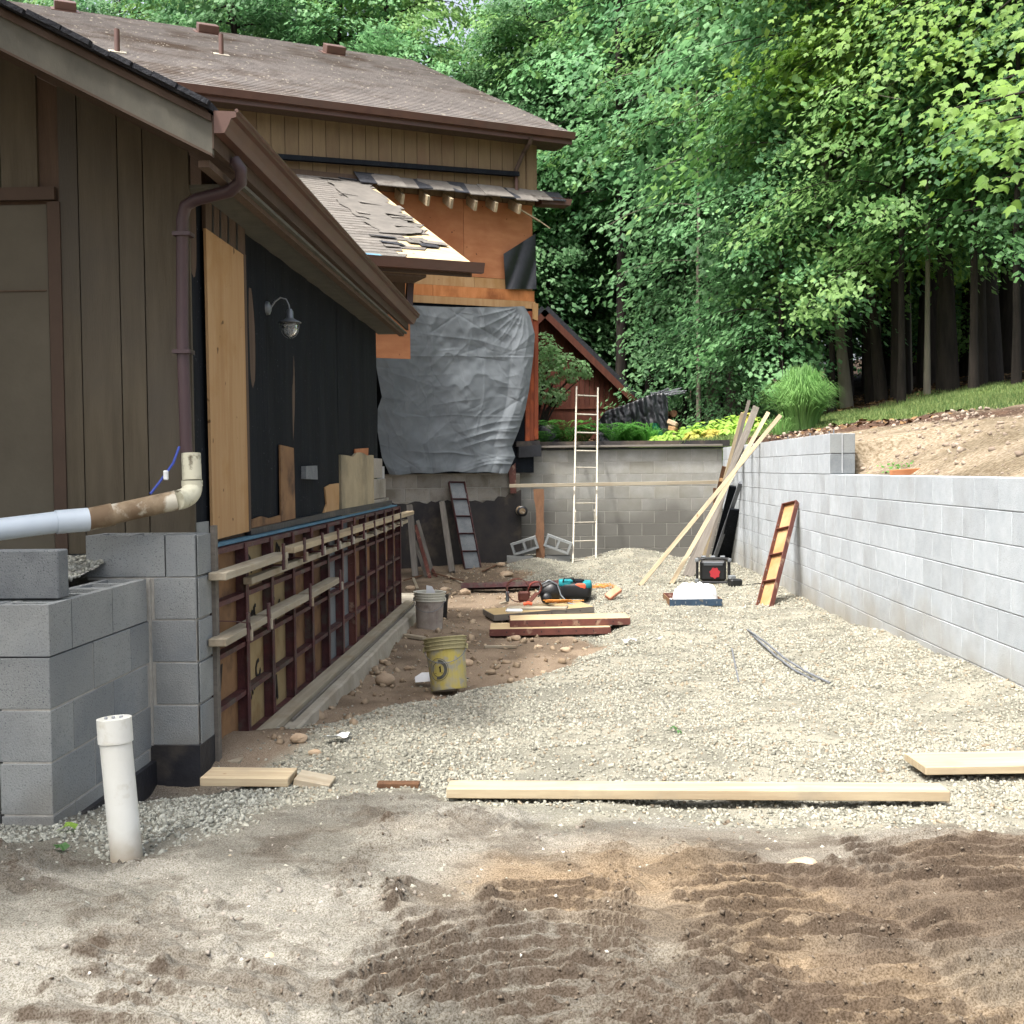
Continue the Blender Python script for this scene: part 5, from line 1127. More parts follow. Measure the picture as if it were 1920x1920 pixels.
lumber('wood_scrap', 'pale wood offcut in front of the stacked red panels', gp_(908, 1216, .015), gp_(968, 1216, .015), .04, .025, m_lum_w, cat='wood scrap')
lumber('wood_scrap', 'thin pale stick left behind the askew panel', gp_(938, 1134, .015), gp_(952, 1131, .02), .03, .02, m_lum_w, cat='wood scrap')
# cords
def cord(name, lab, p, rx, ry, n, seed, m_, z=.02, r=.004, coil=False):
    rs = random.Random(seed); pts = []
    for k in range(n):
        if coil: a = k*.55; f = .6+.4*math.sin(k*.37+seed); pts.append((rx*math.cos(a)*f+rs.uniform(-.02, .02), ry*math.sin(a)*f, z+.012*(k % 5)+rs.uniform(0, .01)))
        else: pts.append((rx*math.sin(k*2.9)*(.8+.2*rs.random()), ry*math.sin(k*.9), z+.006*(k % 7)))
    cu = bpy.data.curves.new(name, 'CURVE'); cu.dimensions = '3D'; s = cu.splines.new('NURBS'); s.points.add(n-1); s.use_endpoint_u = True; s.order_u = 3
    for i, q in enumerate(pts): s.points[i].co = (*q, 1)
    cu.bevel_depth = r; cu.bevel_resolution = 1; cu.resolution_u = 3; cu.materials.append(m_); o = to_mesh(link(bpy.data.objects.new(name, cu))); o.location = p; tag(o, lab, 'cord'); return o
cord('extension_cord', 'orange cord bundled lengthwise on the board over the stacked panels', gp_(1040, 1176, .225)+Vector((.03, .05, 0)), .30, .06, 60, 3, m_orange, r=.0055)
cord('extension_cord', 'orange cord heaped on gravel behind the teal tool bag', gp_(1128, 1106, .0), .18, .13, 60, 4, m_orange, coil=True)
o = MB().tube([(0, 0, 0), (.05, .01, .012), (.085, .015, 0)], .017, 8).build('cord_plug', m_orange2); o.location = gp_(982, 1176, .235)+Vector((.0, .0, 0)); tag(o, 'orange-red plug at the left end of the bundled cord', 'plug')
o = link(bpy.data.objects.new('cloth_scrap', MB().box((0, 0, 0), (.17, .1, .03), ch=.014).mesh('cloth_scrap', m_white))); o.location = gp_(966, 1190, .20)+Vector((-.02, .28, 0)); tag(o, 'white rag on the left end of the upper red panel', 'rag')
for (px, py, s, lab) in ((632, 1393, .05, 'white paper scrap on gravel at the near end of the footing'), (1180, 1208, .045, 'pale paper scrap on the gravel right of the stacked panels'), (1235, 1205, .02, 'tiny white paper scrap far right of the stacked panels')):
    p = ground_at(px, py); U, V_ = np.meshgrid(np.linspace(-1, 1, 9), np.linspace(-1, 1, 7)); o = link(bpy.data.objects.new('paper_scrap', grid_mesh('paper_scrap', U*s*1.2+V_*.01, V_*s*.7+U*.02, .012+(fbm(U*1.5+px, V_*1.5, 3, 2))*.05, m_white))); o.location = p; tag(o, lab, 'paper scrap')
# rods
def rod(lab, P, r=.008): tag(MB().tube([ground_at(px, py)+Vector((0, 0, dz)) for px, py, dz in P], r, 8).build('conduit', m_rebar, smooth=True), lab, 'rod')
rod('longer grey curved conduit lying on the right side of the gravel', [(1402, 1185, .02), (1418, 1203, .05), (1440, 1222, .06), (1470, 1246, .05), (1510, 1268, .035), (1556, 1286, .02)])
rod('shorter grey curved conduit just below the longer curved one', [(1408, 1190, .01), (1428, 1214, .035), (1455, 1238, .03), (1490, 1262, .02), (1528, 1280, .012)])
rod('straight grey rod stuck in gravel left of the curved conduits', [(1372, 1220, .02), (1385, 1281, .01)], .006)
o = MB().box((0, 0, 0), (.19, .09, .05), ch=.006).build('brick_piece', mat('pink_brick', '#b4765c', '#c78d73', 9, rough=.9)); o.location = gp_(1150, 1124, .07); o.rotation_euler = (.5, -.5, .6); tag(o, 'broken pinkish brick on the gravel right of the tool bag', 'brick')
for i, (px, py) in enumerate(((1143, 1132), (1156, 1133))):
    pass
# stones
rs_ = random.Random(8)
for i, (px, py, s, lab) in enumerate(((722, 1284, .072, 'large rounded tan boulder beside the yellow bucket'), (966, 1200, .05, 'grey-brown stone below the left end of the stacked panels'), (876, 1248, .05, 'angular pale stone right of the yellow bucket'), (1060, 1222, .04, 'brown stone at the edge of the gravel front of the panels'), (1010, 1216, .03, 'small stone in front of the stacked panels'), (720, 1244, .03, 'flat stone on dirt left of the yellow bucket'), (765, 1256, .028, 'flat pale stone nearer the yellow bucket rim'), (718, 1265, .03, 'small flat stone near the large boulder'), (940, 1062, .06, 'stone at the foot of the dark leaning panel'), (872, 1115, .07, 'flat stone left of the edge-on dark panel'), (835, 1108, .06, 'flat tan slab stone near the stone left of the dark panel'), (770, 1106, .06, 'pale flat stone at the end of the forms'), (560, 1392, .04, 'concrete lump at the near end of the footing'), (590, 1415, .03, 'pale rubble piece on the near gravel'), (950, 1081, .09, 'tan mounded stone behind the edge-on panel'), (1505, 1635, .04, 'flat clay lump in the front dirt at right'), (505, 1798, .016, 'dark round stone in the front dirt'), (715, 1835, .018, 'pale bluish stone in the front dirt'), (375, 1830, .014, 'white chip in the front dirt left of the dark round stone'))):
    b = MB(); sx, sy, sz = s*rs_.uniform(1, 1.25), s*rs_.uniform(.8, 1.1), s*rs_.uniform(.5, .72) if i else s*.72; rnd = .07 if i in (0,) else .3
    nn = 12; b.v.append((0, 0, -sz)); ph = [rs_.uniform(0, 6) for _ in range(3)]
    for j in range(1, 8):
        th = math.pi*j/8
        for k in range(nn):
            a = 2*math.pi*k/nn; f = 1+rnd*(math.sin(2*a+ph[0])*math.sin(th*2+ph[1])*.5+rs_.uniform(-.18, .18)); b.v.append((sx*f*math.sin(th)*math.cos(a), sy*f*math.sin(th)*math.sin(a), -sz*f*math.cos(th)))
    b.v.append((0, 0, sz)); e_ = len(b.v)-1
    for k in range(nn): b.f.append((0, 1+(k+1) % nn, 1+k)); b.f.append((e_, e_-nn+k, e_-nn+(k+1) % nn))
    for j in range(6):
        for k in range(nn): b.f.append((1+j*nn+k, 1+j*nn+(k+1) % nn, 1+(j+1)*nn+(k+1) % nn, 1+(j+1)*nn+k))
    o = b.build('stone', m_stone, smooth=(i == 0)); o.location = ground_at(px, py)+Vector((0, 0, sz*.7)); tag(o, lab, 'stone', 'stones lying on the site')
# ================================================================ TOOLS
# job-site radio
p = gp_(1337, 1094); ra = thing('jobsite_radio', 'black job-site radio in a roll cage with red front, on gravel', 'radio', p, -.12)
MB().box((0, 0, .17), (.33, .22, .26), ch=.03).build('body', m_black, ra)
cg = MB()
for sx in (-1, 1):
    for sy in (-1, 1): cg.tube([(sx*.20, sy*.14, .02), (sx*.20, sy*.14, .30)], .016, 8)
    cg.tube([(sx*.2, -.14, .31), (sx*.2, .14, .31)], .016, 8); cg.tube([(sx*.2, -.14, .03), (sx*.2, .14, .03)], .016, 8)
cg.tube([(-.2, -.14, .03), (.2, -.14, .03)], .014, 8); cg.tube([(-.2, -.14, .31), (-.1, -.15, .335), (.1, -.15, .335), (.2, -.14, .31)], .014, 8); cg.tube([(-.2, .14, .31), (.2, .14, .31)], .014, 8)
cg.build('roll_cage', m_black, ra)
for sx in (-1, 1):
    for z in (.05, .31): MB().box((sx*.205, -.145, z), (.05, .05, .05), ch=.01).build('corner_bumper', m_block_d, ra)
pts = [Vector((.062*(1+.12*math.sin(7*a))*math.cos(a)+.02, -.1125, .145+.066*(1+.12*math.sin(7*a))*math.sin(a))) for a in np.linspace(0, 6.2, 36)]
MB().prism(pts, (0, -.012, 0)).build('speaker_cover', m_redplastic, ra)
MB().box((0, -.105, .26), (.24, .02, .045), ch=.005).build('control_panel', m_chrome, ra)
for k in range(3): MB().box((-.12+.12*k, 0, .345), (.06, .12, .02), ch=.006).build('handle_grip', m_chrome, ra)
p = gp_(1378, 1100); cgx = thing('drill_charger', 'black tool battery charger with cable beside the radio', 'charger', p, .3)
b = MB().box((0, 0, .05), (.15, .13, .09), ch=.015); b.build('body', m_black, cgx); MB().box((-.03, .02, .115), (.08, .08, .05), ch=.01).build('battery', m_block_d, cgx)
MB().tube([(.07, 0, .03), (.15, .05, .012), (.28, .03, .02), (.42, .12, .015)], .006, 6).build('cable', m_black, cgx)
# tool belt
zt_ = gp_(985, 1152, .12); tb = thing('tool_belt', 'brown leather tool belt curled in loops on the askew panel', 'tool belt', zt_+Vector((0, -.04, .03)), .2); tb.scale = (1.25, 1.25, 1.25)
def loop(c, rx, rz, a0, a1, w, tilt): 
    b = MB(); n = 22; 
    for i in range(n+1):
        a = a0+(a1-a0)*i/n; q = Vector((c[0]+rx*math.cos(a), c[1]+tilt*math.sin(a), c[2]+rz*math.sin(a)))
        for (dy, dr) in ((-w/2, 0), (w/2, 0), (w/2, .006), (-w/2, .006)): b.v.append((q.x+dr*math.cos(a), q.y+dy, q.z+dr*math.sin(a)))
    for i in range(n):
        for k in range(4): b.f.append((i*4+k, i*4+(k+1) % 4, (i+1)*4+(k+1) % 4, (i+1)*4+k))
    return b
loop((-.06, 0, .10), .10, .095, .2, 6.1, .07, .05).build('belt_loop', m_leather, tb)
loop((.09, .02, .105), .055, .07, .8, 7.0, .06, -.08).build('belt_loop', mat('red_leather', '#6e3530', '#7d4038', 9, rough=.55), tb)
MB().beam((.10, -.06, .08), (.0, -.14, .0), .05, .008).build('belt_end', m_leather, tb)
MB().box((-.02, -.05, .05), (.10, .06, .09), ch=.015).build('pouch', m_leather, tb)
MB().box((-.16, -.02, .05), (.03, .03, .09), ch=.006).build('buckle', m_chrome, tb)
def blob(nm, c, r, m_, parent, seed, fl=.1):
    b = MB(); nn, mm_ = 18, 12; rs = random.Random(seed); ph = [rs.uniform(0, 6) for _ in range(4)]
    for j in range(mm_+1):
        th = math.pi*j/mm_
        for k in range(nn):
            a = 2*math.pi*k/nn; f = 1+fl*(math.sin(3*a+ph[0])*math.sin(2*th+ph[1])+.5*math.sin(5*a+ph[2])*math.sin(4*th+ph[3]))
            b.v.append((c[0]+r[0]*f*math.sin(th)*math.cos(a), c[1]+r[1]*f*math.sin(th)*math.sin(a), c[2]+r[2]*f*math.cos(th)))
    for j in range(mm_):
        for k in range(nn): b.f.append((j*nn+k, j*nn+(k+1) % nn, (j+1)*nn+(k+1) % nn, (j+1)*nn+k))
    return b.build(nm, m_, parent, smooth=True)
bw = thing('respirator_helmet', 'black rounded tool pouch with grey strap and cup in front, on the askew panel', 'tool pouch', gp_(1025, 1150, .12))
bw.name = 'tool_pouch'
blob('shell', (.04, .08, .11), (.13, .11, .125), m_black, bw, 3, .06)
MB().lathe([(0, .0), (.05, .0), (.062, .02), (.058, .09), (.03, .11), (0, .11)], 18, Matrix.Translation((-.0, -.07, .05)) @ Matrix.Rotation(1.3, 4, 'X')).build('cup', m_black, bw, smooth=True)
MB().tube([(-.09, .05, .06), (-.06, .0, .2), (.03, -.0, .25), (.12, .02, .2), (.16, .0, .08), (.24, -.06, -.0), (.36, -.1, -.02)], .010, 6).build('strap', m_chrome, bw, smooth=True)
bg_ = thing('tool_bag', 'black and teal tool bag with orange patch lying behind the tool pouch', 'tool bag', gp_(1078, 1138, .10))
b = MB(); nn = 9; rs = random.Random(2)
def soft(nm, c, d, m_, parent, seed): 
    U, V_ = np.meshgrid(np.linspace(0, 2*math.pi, 33), np.linspace(0, math.pi, 17)); e1 = .45
    cu = np.sign(np.cos(U))*np.abs(np.cos(U))**e1; su = np.sign(np.sin(U))*np.abs(np.sin(U))**e1; sv = np.abs(np.sin(V_))**e1; cv = np.sign(np.cos(V_))*np.abs(np.cos(V_))**e1
    f = 1+(fbm(U*1.7, V_*1.7, 3, seed)-.5)*.16; f[:, -1] = f[:, 0]
    o = link(bpy.data.objects.new(nm, grid_mesh(nm, c[0]+d[0]/2*sv*cu*f, c[1]+d[1]/2*sv*su*f, c[2]+d[2]/2*cv*f, m_))); o.parent = parent; return o
soft('bag_body', (.0, .1, .085), (.40, .24, .20), m_black, bg_, 4)
soft('teal_top', (-.10, .1, .165), (.17, .22, .09), m_teal, bg_, 5)
soft('teal_end', (.14, .09, .145), (.11, .2, .10), m_teal, bg_, 6)
soft('orange_patch', (.065, .02, .135), (.13, .08, .07), m_orange2, bg_, 7)
soft('top_flap', (.03, .1, .185), (.16, .16, .05), m_felt, bg_, 9)
MB().tube([(-.15, .02, .14), (-.12, -.02, .23), (-.02, -.02, .235), (.02, .02, .16)], .009, 6).build('handle', m_black, bg_, smooth=True)
# ================================================================ TREES AND PLANTS
def leaf_mesh(name, C, Nn, D, S, mat_, shape='rhomb'):
    """C centres, Nn normals, D direction of the leaf tip, S sizes; every leaf is its own small folded face"""
    Nn = Nn/np.linalg.norm(Nn, axis=1)[:, None]; D = D-Nn*np.sum(D*Nn, 1)[:, None]; D = D/(np.linalg.norm(D, axis=1)[:, None]+1e-9); Wd = np.cross(Nn, D)
    if shape == 'rhomb':
        uv = np.array([(0, -.5, 0), (.36, -.05, -.08), (0, .55, -.02), (-.36, -.05, -.08)]); F = np.array([(0, 1, 2), (0, 2, 3)])
    elif shape == 'lobed':      # three-pointed maple outline
        uv = np.array([(0, -.45, 0), (.30, -.30, -.04), (.52, .12, -.10), (.20, .12, -.02), (0, .62, -.06), (-.20, .12, -.02), (-.52, .12, -.10), (-.30, -.30, -.04)])
        F = np.array([(0, 1, 3), (1, 2, 3), (0, 3, 5), (3, 4, 5), (0, 5, 7), (5, 6, 7)])
    else:                        # broad leaf
        uv = np.array([(0, -.5, 0), (.38, -.22, .05), (.40, .15, .03), (0, .6, -.12), (-.40, .15, .03), (-.38, -.22, .05)]); F = np.array([(0, 1, 2), (0, 2, 3), (0, 3, 4), (0, 4, 5)])
    V = C[:, None]+(Wd[:, None]*uv[None, :, :1]+D[:, None]*uv[None, :, 1:2]+Nn[:, None]*uv[None, :, 2:])*S[:, None, None]
    k = len(uv); Fs = (F[None]+(np.arange(len(C))*k)[:, None, None]).reshape(-1, 3)
    return np_mesh(name, V.reshape(-1, 3), Fs, mat_)
def make_tree(seed, H, r, cb, cr, nb, nl, leaf, mleaf, mbark, shape='rhomb', lean=(0, 0), az=None, top=1.0, droop=.25, spray=.75):
    rs = np.random.RandomState(seed); tb = MB()
    k = 9; pts = []; w = rs.uniform(-.25, .25, (k, 2))
    for i in range(k):
        t = i/(k-1); pts.append(Vector((lean[0]*t*H+w[i, 0]*t*r*3, lean[1]*t*H+w[i, 1]*t*r*3, H*.96*t-.15)))
    tb.tube(pts, [r*(1.35 if i == 0 else 1)*(1-.82*i/(k-1)) for i in range(k)], 9)
    C, Nn, D = [], [], []
    for b_ in range(nb):
        u = (b_+rs.uniform(0, 1))/nb; h = cb+(H*.97-cb)*u; t = h/H; i = min(int(t*(k-1)), k-2); f = t*(k-1)-i; base = pts[i].lerp(pts[i+1], min(f, 1))
        a = b_*2.399+rs.uniform(-.5, .5) if az is None else rs.uniform(*az)
        L = cr*(1-.72*max(0, u-.25)/.75*top)*rs.uniform(.65, 1.1)*(.75+.25*min(1, u*4)); rise = rs.uniform(.10, .55)*(0.6+u); P = []
        for j in range(6):
            s = j/5; P.append(base+Vector((math.cos(a+.3*s*math.sin(b_))*L*s, math.sin(a+.3*s*math.sin(b_))*L*s, L*(rise*s-(rise*.55+droop)*s*s))))
        tb.tube(P, [max(.008, r*.30*(1-t*.6)*(1-.85*j/5)) for j in range(6)], 5, False)
        ns = max(3, int(L*3.2/spray*.8))
        for q in range(ns):
            s = .22+.80*(q+rs.uniform(0, 1))/ns; j = min(int(s*5), 4); c = P[j].lerp(P[j+1], min(s*5-j, 1.2)); side = rs.uniform(-1, 1)*L*.36*(1.2-s)
            c = c+Vector((-math.sin(a)*side, math.cos(a)*side, rs.uniform(-.5, .4)-abs(side)*.12)); n = int(nl*rs.uniform(.6, 1.3))
            oa = a+side*.5; oa += rs.normal(0, .5); out = np.array([math.cos(oa), math.sin(oa), rs.uniform(-.75, .15)]); lat = np.array([-math.sin(oa), math.cos(oa), 0]); 
            uu, vv_ = rs.normal(0, .5, n)*spray, rs.normal(0, .42, n)*spray; rr_ = np.hypot(uu, vv_)
            p = np.array(c)[None]+out[None]*uu[:, None]+lat[None]*vv_[:, None]; p[:, 2] += rs.normal(0, .13, n)*spray-rr_*.16
            C.append(p); m = np.tile(np.array([out[0]*.75, out[1]*.75, .85]), (n, 1))+rs.normal(0, .38, (n, 3)); Nn.append(m)
            D.append(np.tile(out, (n, 1))+rs.normal(0, .5, (n, 3))-np.array([0, 0, .45]))
    C = np.concatenate(C); Nn = np.concatenate(Nn); D = np.concatenate(D)
    return tb.mesh('trunk', mbark, True), leaf_mesh('crown', C, Nn, D, rs.uniform(.5, 1.4, len(C))*leaf, mleaf, shape), len(C)
def put_tree(meshes, x, y, label, rz=0, sc=1.0, group=None, mats=None, name='tree', z=None):
    t = thing(name, label, 'tree', (x, y, float(hh(x, y)) if z is None else z), rz, group); t.scale = (sc, sc, sc)
    for nm, me in (('trunk', meshes[0]), ('crown', meshes[1])):
        o = inst(nm, me, t)
        if mats and nm in mats: o.material_slots[0].link = 'OBJECT'; o.material_slots[0].material = mats[nm]
    return t
T_tall = [make_tree(101, 19, .22, 5.5, 4.6, 44, 58, .17, m_leaf_b, m_bark, top=.55), make_tree(102, 17, .17, 3.5, 4.2, 44, 58, .17, m_leaf_b, m_bark, top=.5), make_tree(103, 21, .26, 6.5, 5.2, 46, 58, .18, m_leaf_g, m_bark, top=.6)]
T_mid = [make_tree(111, 11, .08, 1.6, 3.0, 40, 52, .13, m_leaf_b, m_bark, droop=.35, top=.7), make_tree(112, 9, .07, 1.2, 2.6, 36, 52, .13, m_leaf_g, m_bark, droop=.35, top=.7)]
T_over = make_tree(131, 9.5, .075, 2.9, 2.9, 25, 46, .125, m_leaf_g, m_bark, droop=.3, top=.6)
T_small = [make_tree(121, 5.0, .045, .8, 1.8, 22, 36, .10, m_leaf_b, m_bark_p, droop=.3, spray=.5), make_tree(122, 6.5, .05, 1.6, 2.0, 22, 36, .10, m_leaf_g, m_bark_p, droop=.3, spray=.5)]
print('leaves', sum(t[2] for t in T_tall+T_mid+T_small))
ri = random.Random(12)
def col_xy(px, Y): p = at_y(px, 800, Y); return p.x
def row(lst, kinds, txt, group, leafset, tag_='tall'):
    for n_i, (px, Y, sc) in enumerate(lst):
        k = kinds[n_i % len(kinds)]; ml = leafset[n_i % len(leafset)]
        put_tree(k, col_xy(px, Y), Y, txt[n_i] if isinstance(txt, list) else txt, ri.uniform(0, 6.28), sc, group, {'crown': ml})
# front row, seen trunk by trunk
def trunk_tree(px, Y, rad, Hh, label, cb=6, mb=m_bark, leanx=0, seed=0, ml=m_leaf_g, cr=3.6, nb=26):
    m = make_tree(seed, Hh, rad, cb, cr, nb, 40, .16, ml, mb, lean=(leanx, 0)); return put_tree(m, col_xy(px, Y), Y, label, 0)
trunk_tree(1778, 19.6, .155, 17, 'massive dark trunk just right of the thin pale trunk at the lawn edge', 6.0, seed=301, ml=m_leaf_g, leanx=-.03)
trunk_tree(1852, 20.6, .22, 19, 'widest dark trunk near the right edge of the lawn', 7.0, seed=302, ml=m_leaf_b, leanx=-.02)
trunk_tree(1738, 19.2, .05, 10, 'thin pale trunk standing at the lawn edge left of the massive one', 5.2, m_bark_p, seed=303, cr=2.2, nb=14)
trunk_tree(1684, 20.4, .11, 14, 'medium dark trunk fourth from the tall ornamental grass', 5.4, seed=304, ml=m_leaf_y, leanx=-.02)
trunk_tree(1655, 20.6, .10, 13, 'leaning dark trunk third from the tall ornamental grass', 5.6, seed=305, leanx=-.10, ml=m_leaf_b)
trunk_tree(1634, 21.2, .09, 13, 'dark trunk second from the tall ornamental grass', 5.6, seed=306, leanx=-.05)
trunk_tree(1590, 21.0, .10, 13, 'leaning grey trunk directly right of the tall ornamental grass', 4.8, m_bark_p, seed=307, leanx=-.09)
trunk_tree(1905, 19.0, .06, 12, 'slim trunk at the far right edge of the photo', 5.2, seed=308, ml=m_leaf_y)
trunk_tree(1378, 25.0, .17, 17, 'dark trunk rising behind the leaning boards', 5.4, seed=309, ml=m_leaf_b)
trunk_tree(1430, 26.0, .18, 17, 'dark trunk just left of the tall ornamental grass', 5.0, seed=310, ml=m_leaf_g)
trunk_tree(1310, 23.8, .05, 10, 'slender pale trunk above the lime-green garden plants', 3.4, m_bark_p, seed=311, ml=m_leaf_b, cr=2.2, nb=16)
trunk_tree(1336, 27.5, .16, 19, 'tall pale grey trunk showing high between foliage at the centre', 7.0, m_bark_p, seed=312, ml=m_leaf_b)
trunk_tree(1165, 29.0, .16, 18, 'dark trunk behind the red-brown A-frame shed', 6.0, seed=313, ml=m_leaf_b)
trunk_tree(1222, 30.0, .16, 18, 'dark trunk behind the black-tarped woodpile', 6.0, seed=314, ml=m_leaf_g)
# understory maples whose low boughs hang over the wood edge
for px, Y, k, sc, lab, ml in ((1285, 26.5, 1, .85, 'young maple with bluish layered boughs right of the A-frame shed', m_leaf_b), (1465, 21.2, 0, .78, 'understory maple with low boughs hanging over the tall ornamental grass', m_leaf_b),
                              (1560, 20.6, 1, .80, 'bright green understory maple right above the tall ornamental grass', m_leaf_g), (1120, 33, 0, 1.05, 'understory maple between the house and the A-frame shed peak', m_leaf_b),
                              (1392, 22.5, 1, .6, 'small understory maple behind the leaning boards', m_leaf_b), (1700, 21.5, 0, .9, 'lime-leaved understory maple among the right-hand trunks', m_leaf_y), (1030, 31.0, 0, 1.05, 'understory maple seen just right of the house corner', m_leaf_b), (1825, 18.4, 1, .95, 'mid-green understory maple hanging in front of the widest trunks', m_leaf_d), (1905, 17.2, 1, .85, 'understory maple at the right edge in front of the forest trunks', m_leaf_d), (1690, 18.9, 1, .85, 'green understory maple over the lawn edge left of the thin pale trunk', m_leaf_g)):
    x = col_xy(px, Y); t = put_tree(T_over if px > 1650 or px == 1560 else T_mid[k], x, Y, lab, ri.uniform(0, 6.28), sc, None, {'crown': ml}, z=float(hh(x, Y))+(.9 if px > 1400 else .3)-.9)
# second rows: taller trees deeper in
back = [(1005, 32, .74), (1100, 35, .82), (1190, 34, 1.0), (1265, 31, .95), (1345, 33, 1.0), (1425, 29, .9), (1500, 26, .85), (1585, 27, .95), (1660, 30, 1.0), (1740, 26, .95), (1815, 28, 1.0), (1895, 25, 1.0), (1970, 27, 1.0), (2060, 24, 1.0)]
row(back, T_tall, 'tall leafy tree in the second rank behind the wood edge', 'second rank of forest trees', [m_leaf_b, m_leaf_b, m_leaf_g])
far_ = [(240, 34, .95), (355, 36, .9), (455, 33, .88), (550, 35, .86), (645, 33, .82), (735, 34, .8), (810, 32, .72), (965, 32, .64), (40, 47, 1.15), (160, 45, 1.1), (290, 43, 1.0), (400, 45, 1.05), (500, 42, 1.0), (600, 44, 1.05), (690, 41, .9), (780, 43, .8), (935, 40, .72), (1000, 36, .82), (1080, 38, .86), (1160, 41, 1.1), (1240, 38, 1.1), (1320, 42, 1.15), (1400, 38, 1.1), (1480, 40, 1.1), (1560, 37, 1.05), (1640, 40, 1.1), (1720, 37, 1.1), (1800, 40, 1.1), (1880, 36, 1.1), (1960, 38, 1.1), (2070, 36, 1.1)]
row(far_, [T_tall[1], T_tall[0], T_tall[2]], 'tall leafy tree deep in the woods or beyond the house roof', 'deep forest trees', [m_leaf_b, m_leaf_g, m_leaf_b, m_leaf_d])
lowf = [(px+ri.uniform(-25, 25), ri.uniform(30 if px < 1300 else 27, 37), ri.uniform(.8, 1.1)) for px in range(1020, 2060, 62)]
row(lowf, T_mid, 'low leafy sapling filling the shade between the forest trunks', 'saplings in the forest shade', [m_leaf_d, m_leaf_g, m_leaf_d, m_leaf_y])
low2 = [(px+ri.uniform(-30, 30), ri.uniform(42, 52), ri.uniform(1.1, 1.5)) for px in list(range(20, 960, 95))+list(range(960, 2100, 70))]
row(low2, T_mid, 'bushy young tree far back between the forest trunks', 'far young trees', [m_leaf_g, m_leaf_d, m_leaf_b])
# bare thin saplings trunks in the shade
for i in range(16):
    px, Y = ri.uniform(1180, 1900), ri.uniform(22.5, 29); x = col_xy(px, Y); L = ri.uniform(-.1, .1); hgt = ri.uniform(3.5, 6)
    o = MB().tube([(0, 0, -.1), (L, 0, hgt*.5), (L*2.5, 0, hgt)], [.035, .028, .012], 6).build('sapling_stem', m_bark if i % 3 else m_bark_p, smooth=True); o.location = (x, Y, float(hh(x, Y))); tag(o, 'bare thin sapling stem in the shade of the wood edge', 'sapling', 'bare sapling stems')
# lime maple crown overhanging from the right, and the near branch with large leaves
m = make_tree(401, 13, .12, 3.6, 4.2, 36, 56, .115, m_leaf_y, m_bark, 'lobed', az=(1.9, 4.4), droop=.35, spray=.6, top=.5)
put_tree(m, 9.6, 16.6, 'lime-green maple reaching in over the lawn from the right edge', 0)
m = make_tree(403, 14, .12, 4.6, 3.8, 32, 56, .115, m_leaf_y, m_bark, 'lobed', az=(2.2, 4.6), droop=.3, spray=.6, top=.4)
put_tree(m, 7.2, 19.5, 'yellow-green maple crown high above the tall ornamental grass', 0)
tn = thing('tree', 'nearest maple branch with large bright leaves hanging in at the upper right corner', 'tree', (5.4, 8.3, float(hh(5.4, 8.3))))
MB().tube([(0, 0, -.2), (-.05, .05, 2), (.05, 0, 4), (0, .1, 7)], [.14, .12, .10, .05], 10).build('trunk', m_bark, tn, smooth=True)
rs = np.random.RandomState(77); C, Nn, D = [], [], []; lb_ = MB()
base = Vector(tn.location)
for k, (px, py, Y, n, sp) in enumerate(((1860, 215, 7.6, 26, .20), (1800, 200, 7.7, 16, .13), (1895, 270, 7.5, 26, .18), (1905, 160, 7.9, 30, .22), (1830, 240, 7.8, 16, .12), (1880, 335, 7.6, 16, .12), (1915, 345, 7.4, 16, .14), (1768, 208, 7.8, 6, .06), (1930, 240, 7.5, 36, .26), (1960, 120, 8.0, 40, .3), (1850, 160, 8.6, 24, .24), (1700, 90, 12.5, 90, .42), (1790, 90, 12.2, 90, .45), (1880, 60, 11.5, 90, .42), (1640, 50, 13.5, 90, .45), (1720, 20, 12, 90, .5), (1840, 10, 11.0, 90, .5), (1570, 15, 14, 90, .5))):
    c = at_y(px, py, Y)-base; s_ = Vector((0, 0, max(1.2, c.z+.2)))
    lb_.tube([s_, s_.lerp(c, .5)+Vector((0, 0, .25)), c], [.03, .016, .004], 6, False)
    p = np.array(c)[None]+rs.normal(0, 1, (n, 3))*np.array([sp, sp, sp*.45]); p[:, 2] += (p[:, 0]-c.x)*.3
    C.append(p); Nn.append(np.tile([-.55, -.75, .75], (n, 1))+rs.normal(0, .35, (n, 3))); D.append(np.tile([-.8, -.2, -.55], (n, 1))+rs.normal(0, .4, (n, 3)))
lb_.build('branch', m_bark, tn, smooth=True); C = np.concatenate(C)
o = link(bpy.data.objects.new('leaves', leaf_mesh('leaves', C, np.concatenate(Nn), np.concatenate(D), rs.uniform(.05, .105, len(C)), leafmat('near_maple_leaves', '#5f8638', '#86a94e', .4), 'lobed'))); o.parent = tn
# unseen trees added left of the camera to shade the garage corner
m = make_tree(501, 8.6, .16, 4.4, 2.0, 40, 110, .20, m_leaf_g, m_bark, spray=.6, top=.4)
put_tree(m, -5.5, 3.9, 'unseen maple added to shade the garage corner', 0, z=-1.3)
m = make_tree(502, 8.6, .16, 4.4, 2.0, 40, 110, .20, m_leaf_g, m_bark, spray=.6, top=.4)
put_tree(m, -5.3, 2.0, 'second unseen maple added beside the first to shade the block pier', 0, z=-1.3)
m = make_tree(503, 12, .18, 5.6, 2.6, 34, 85, .20, m_leaf_g, m_bark, spray=.6)
put_tree(m, -9.0, -1.0, 'tall unseen maple added farther left of the garage for shade', 0, z=-1.3)

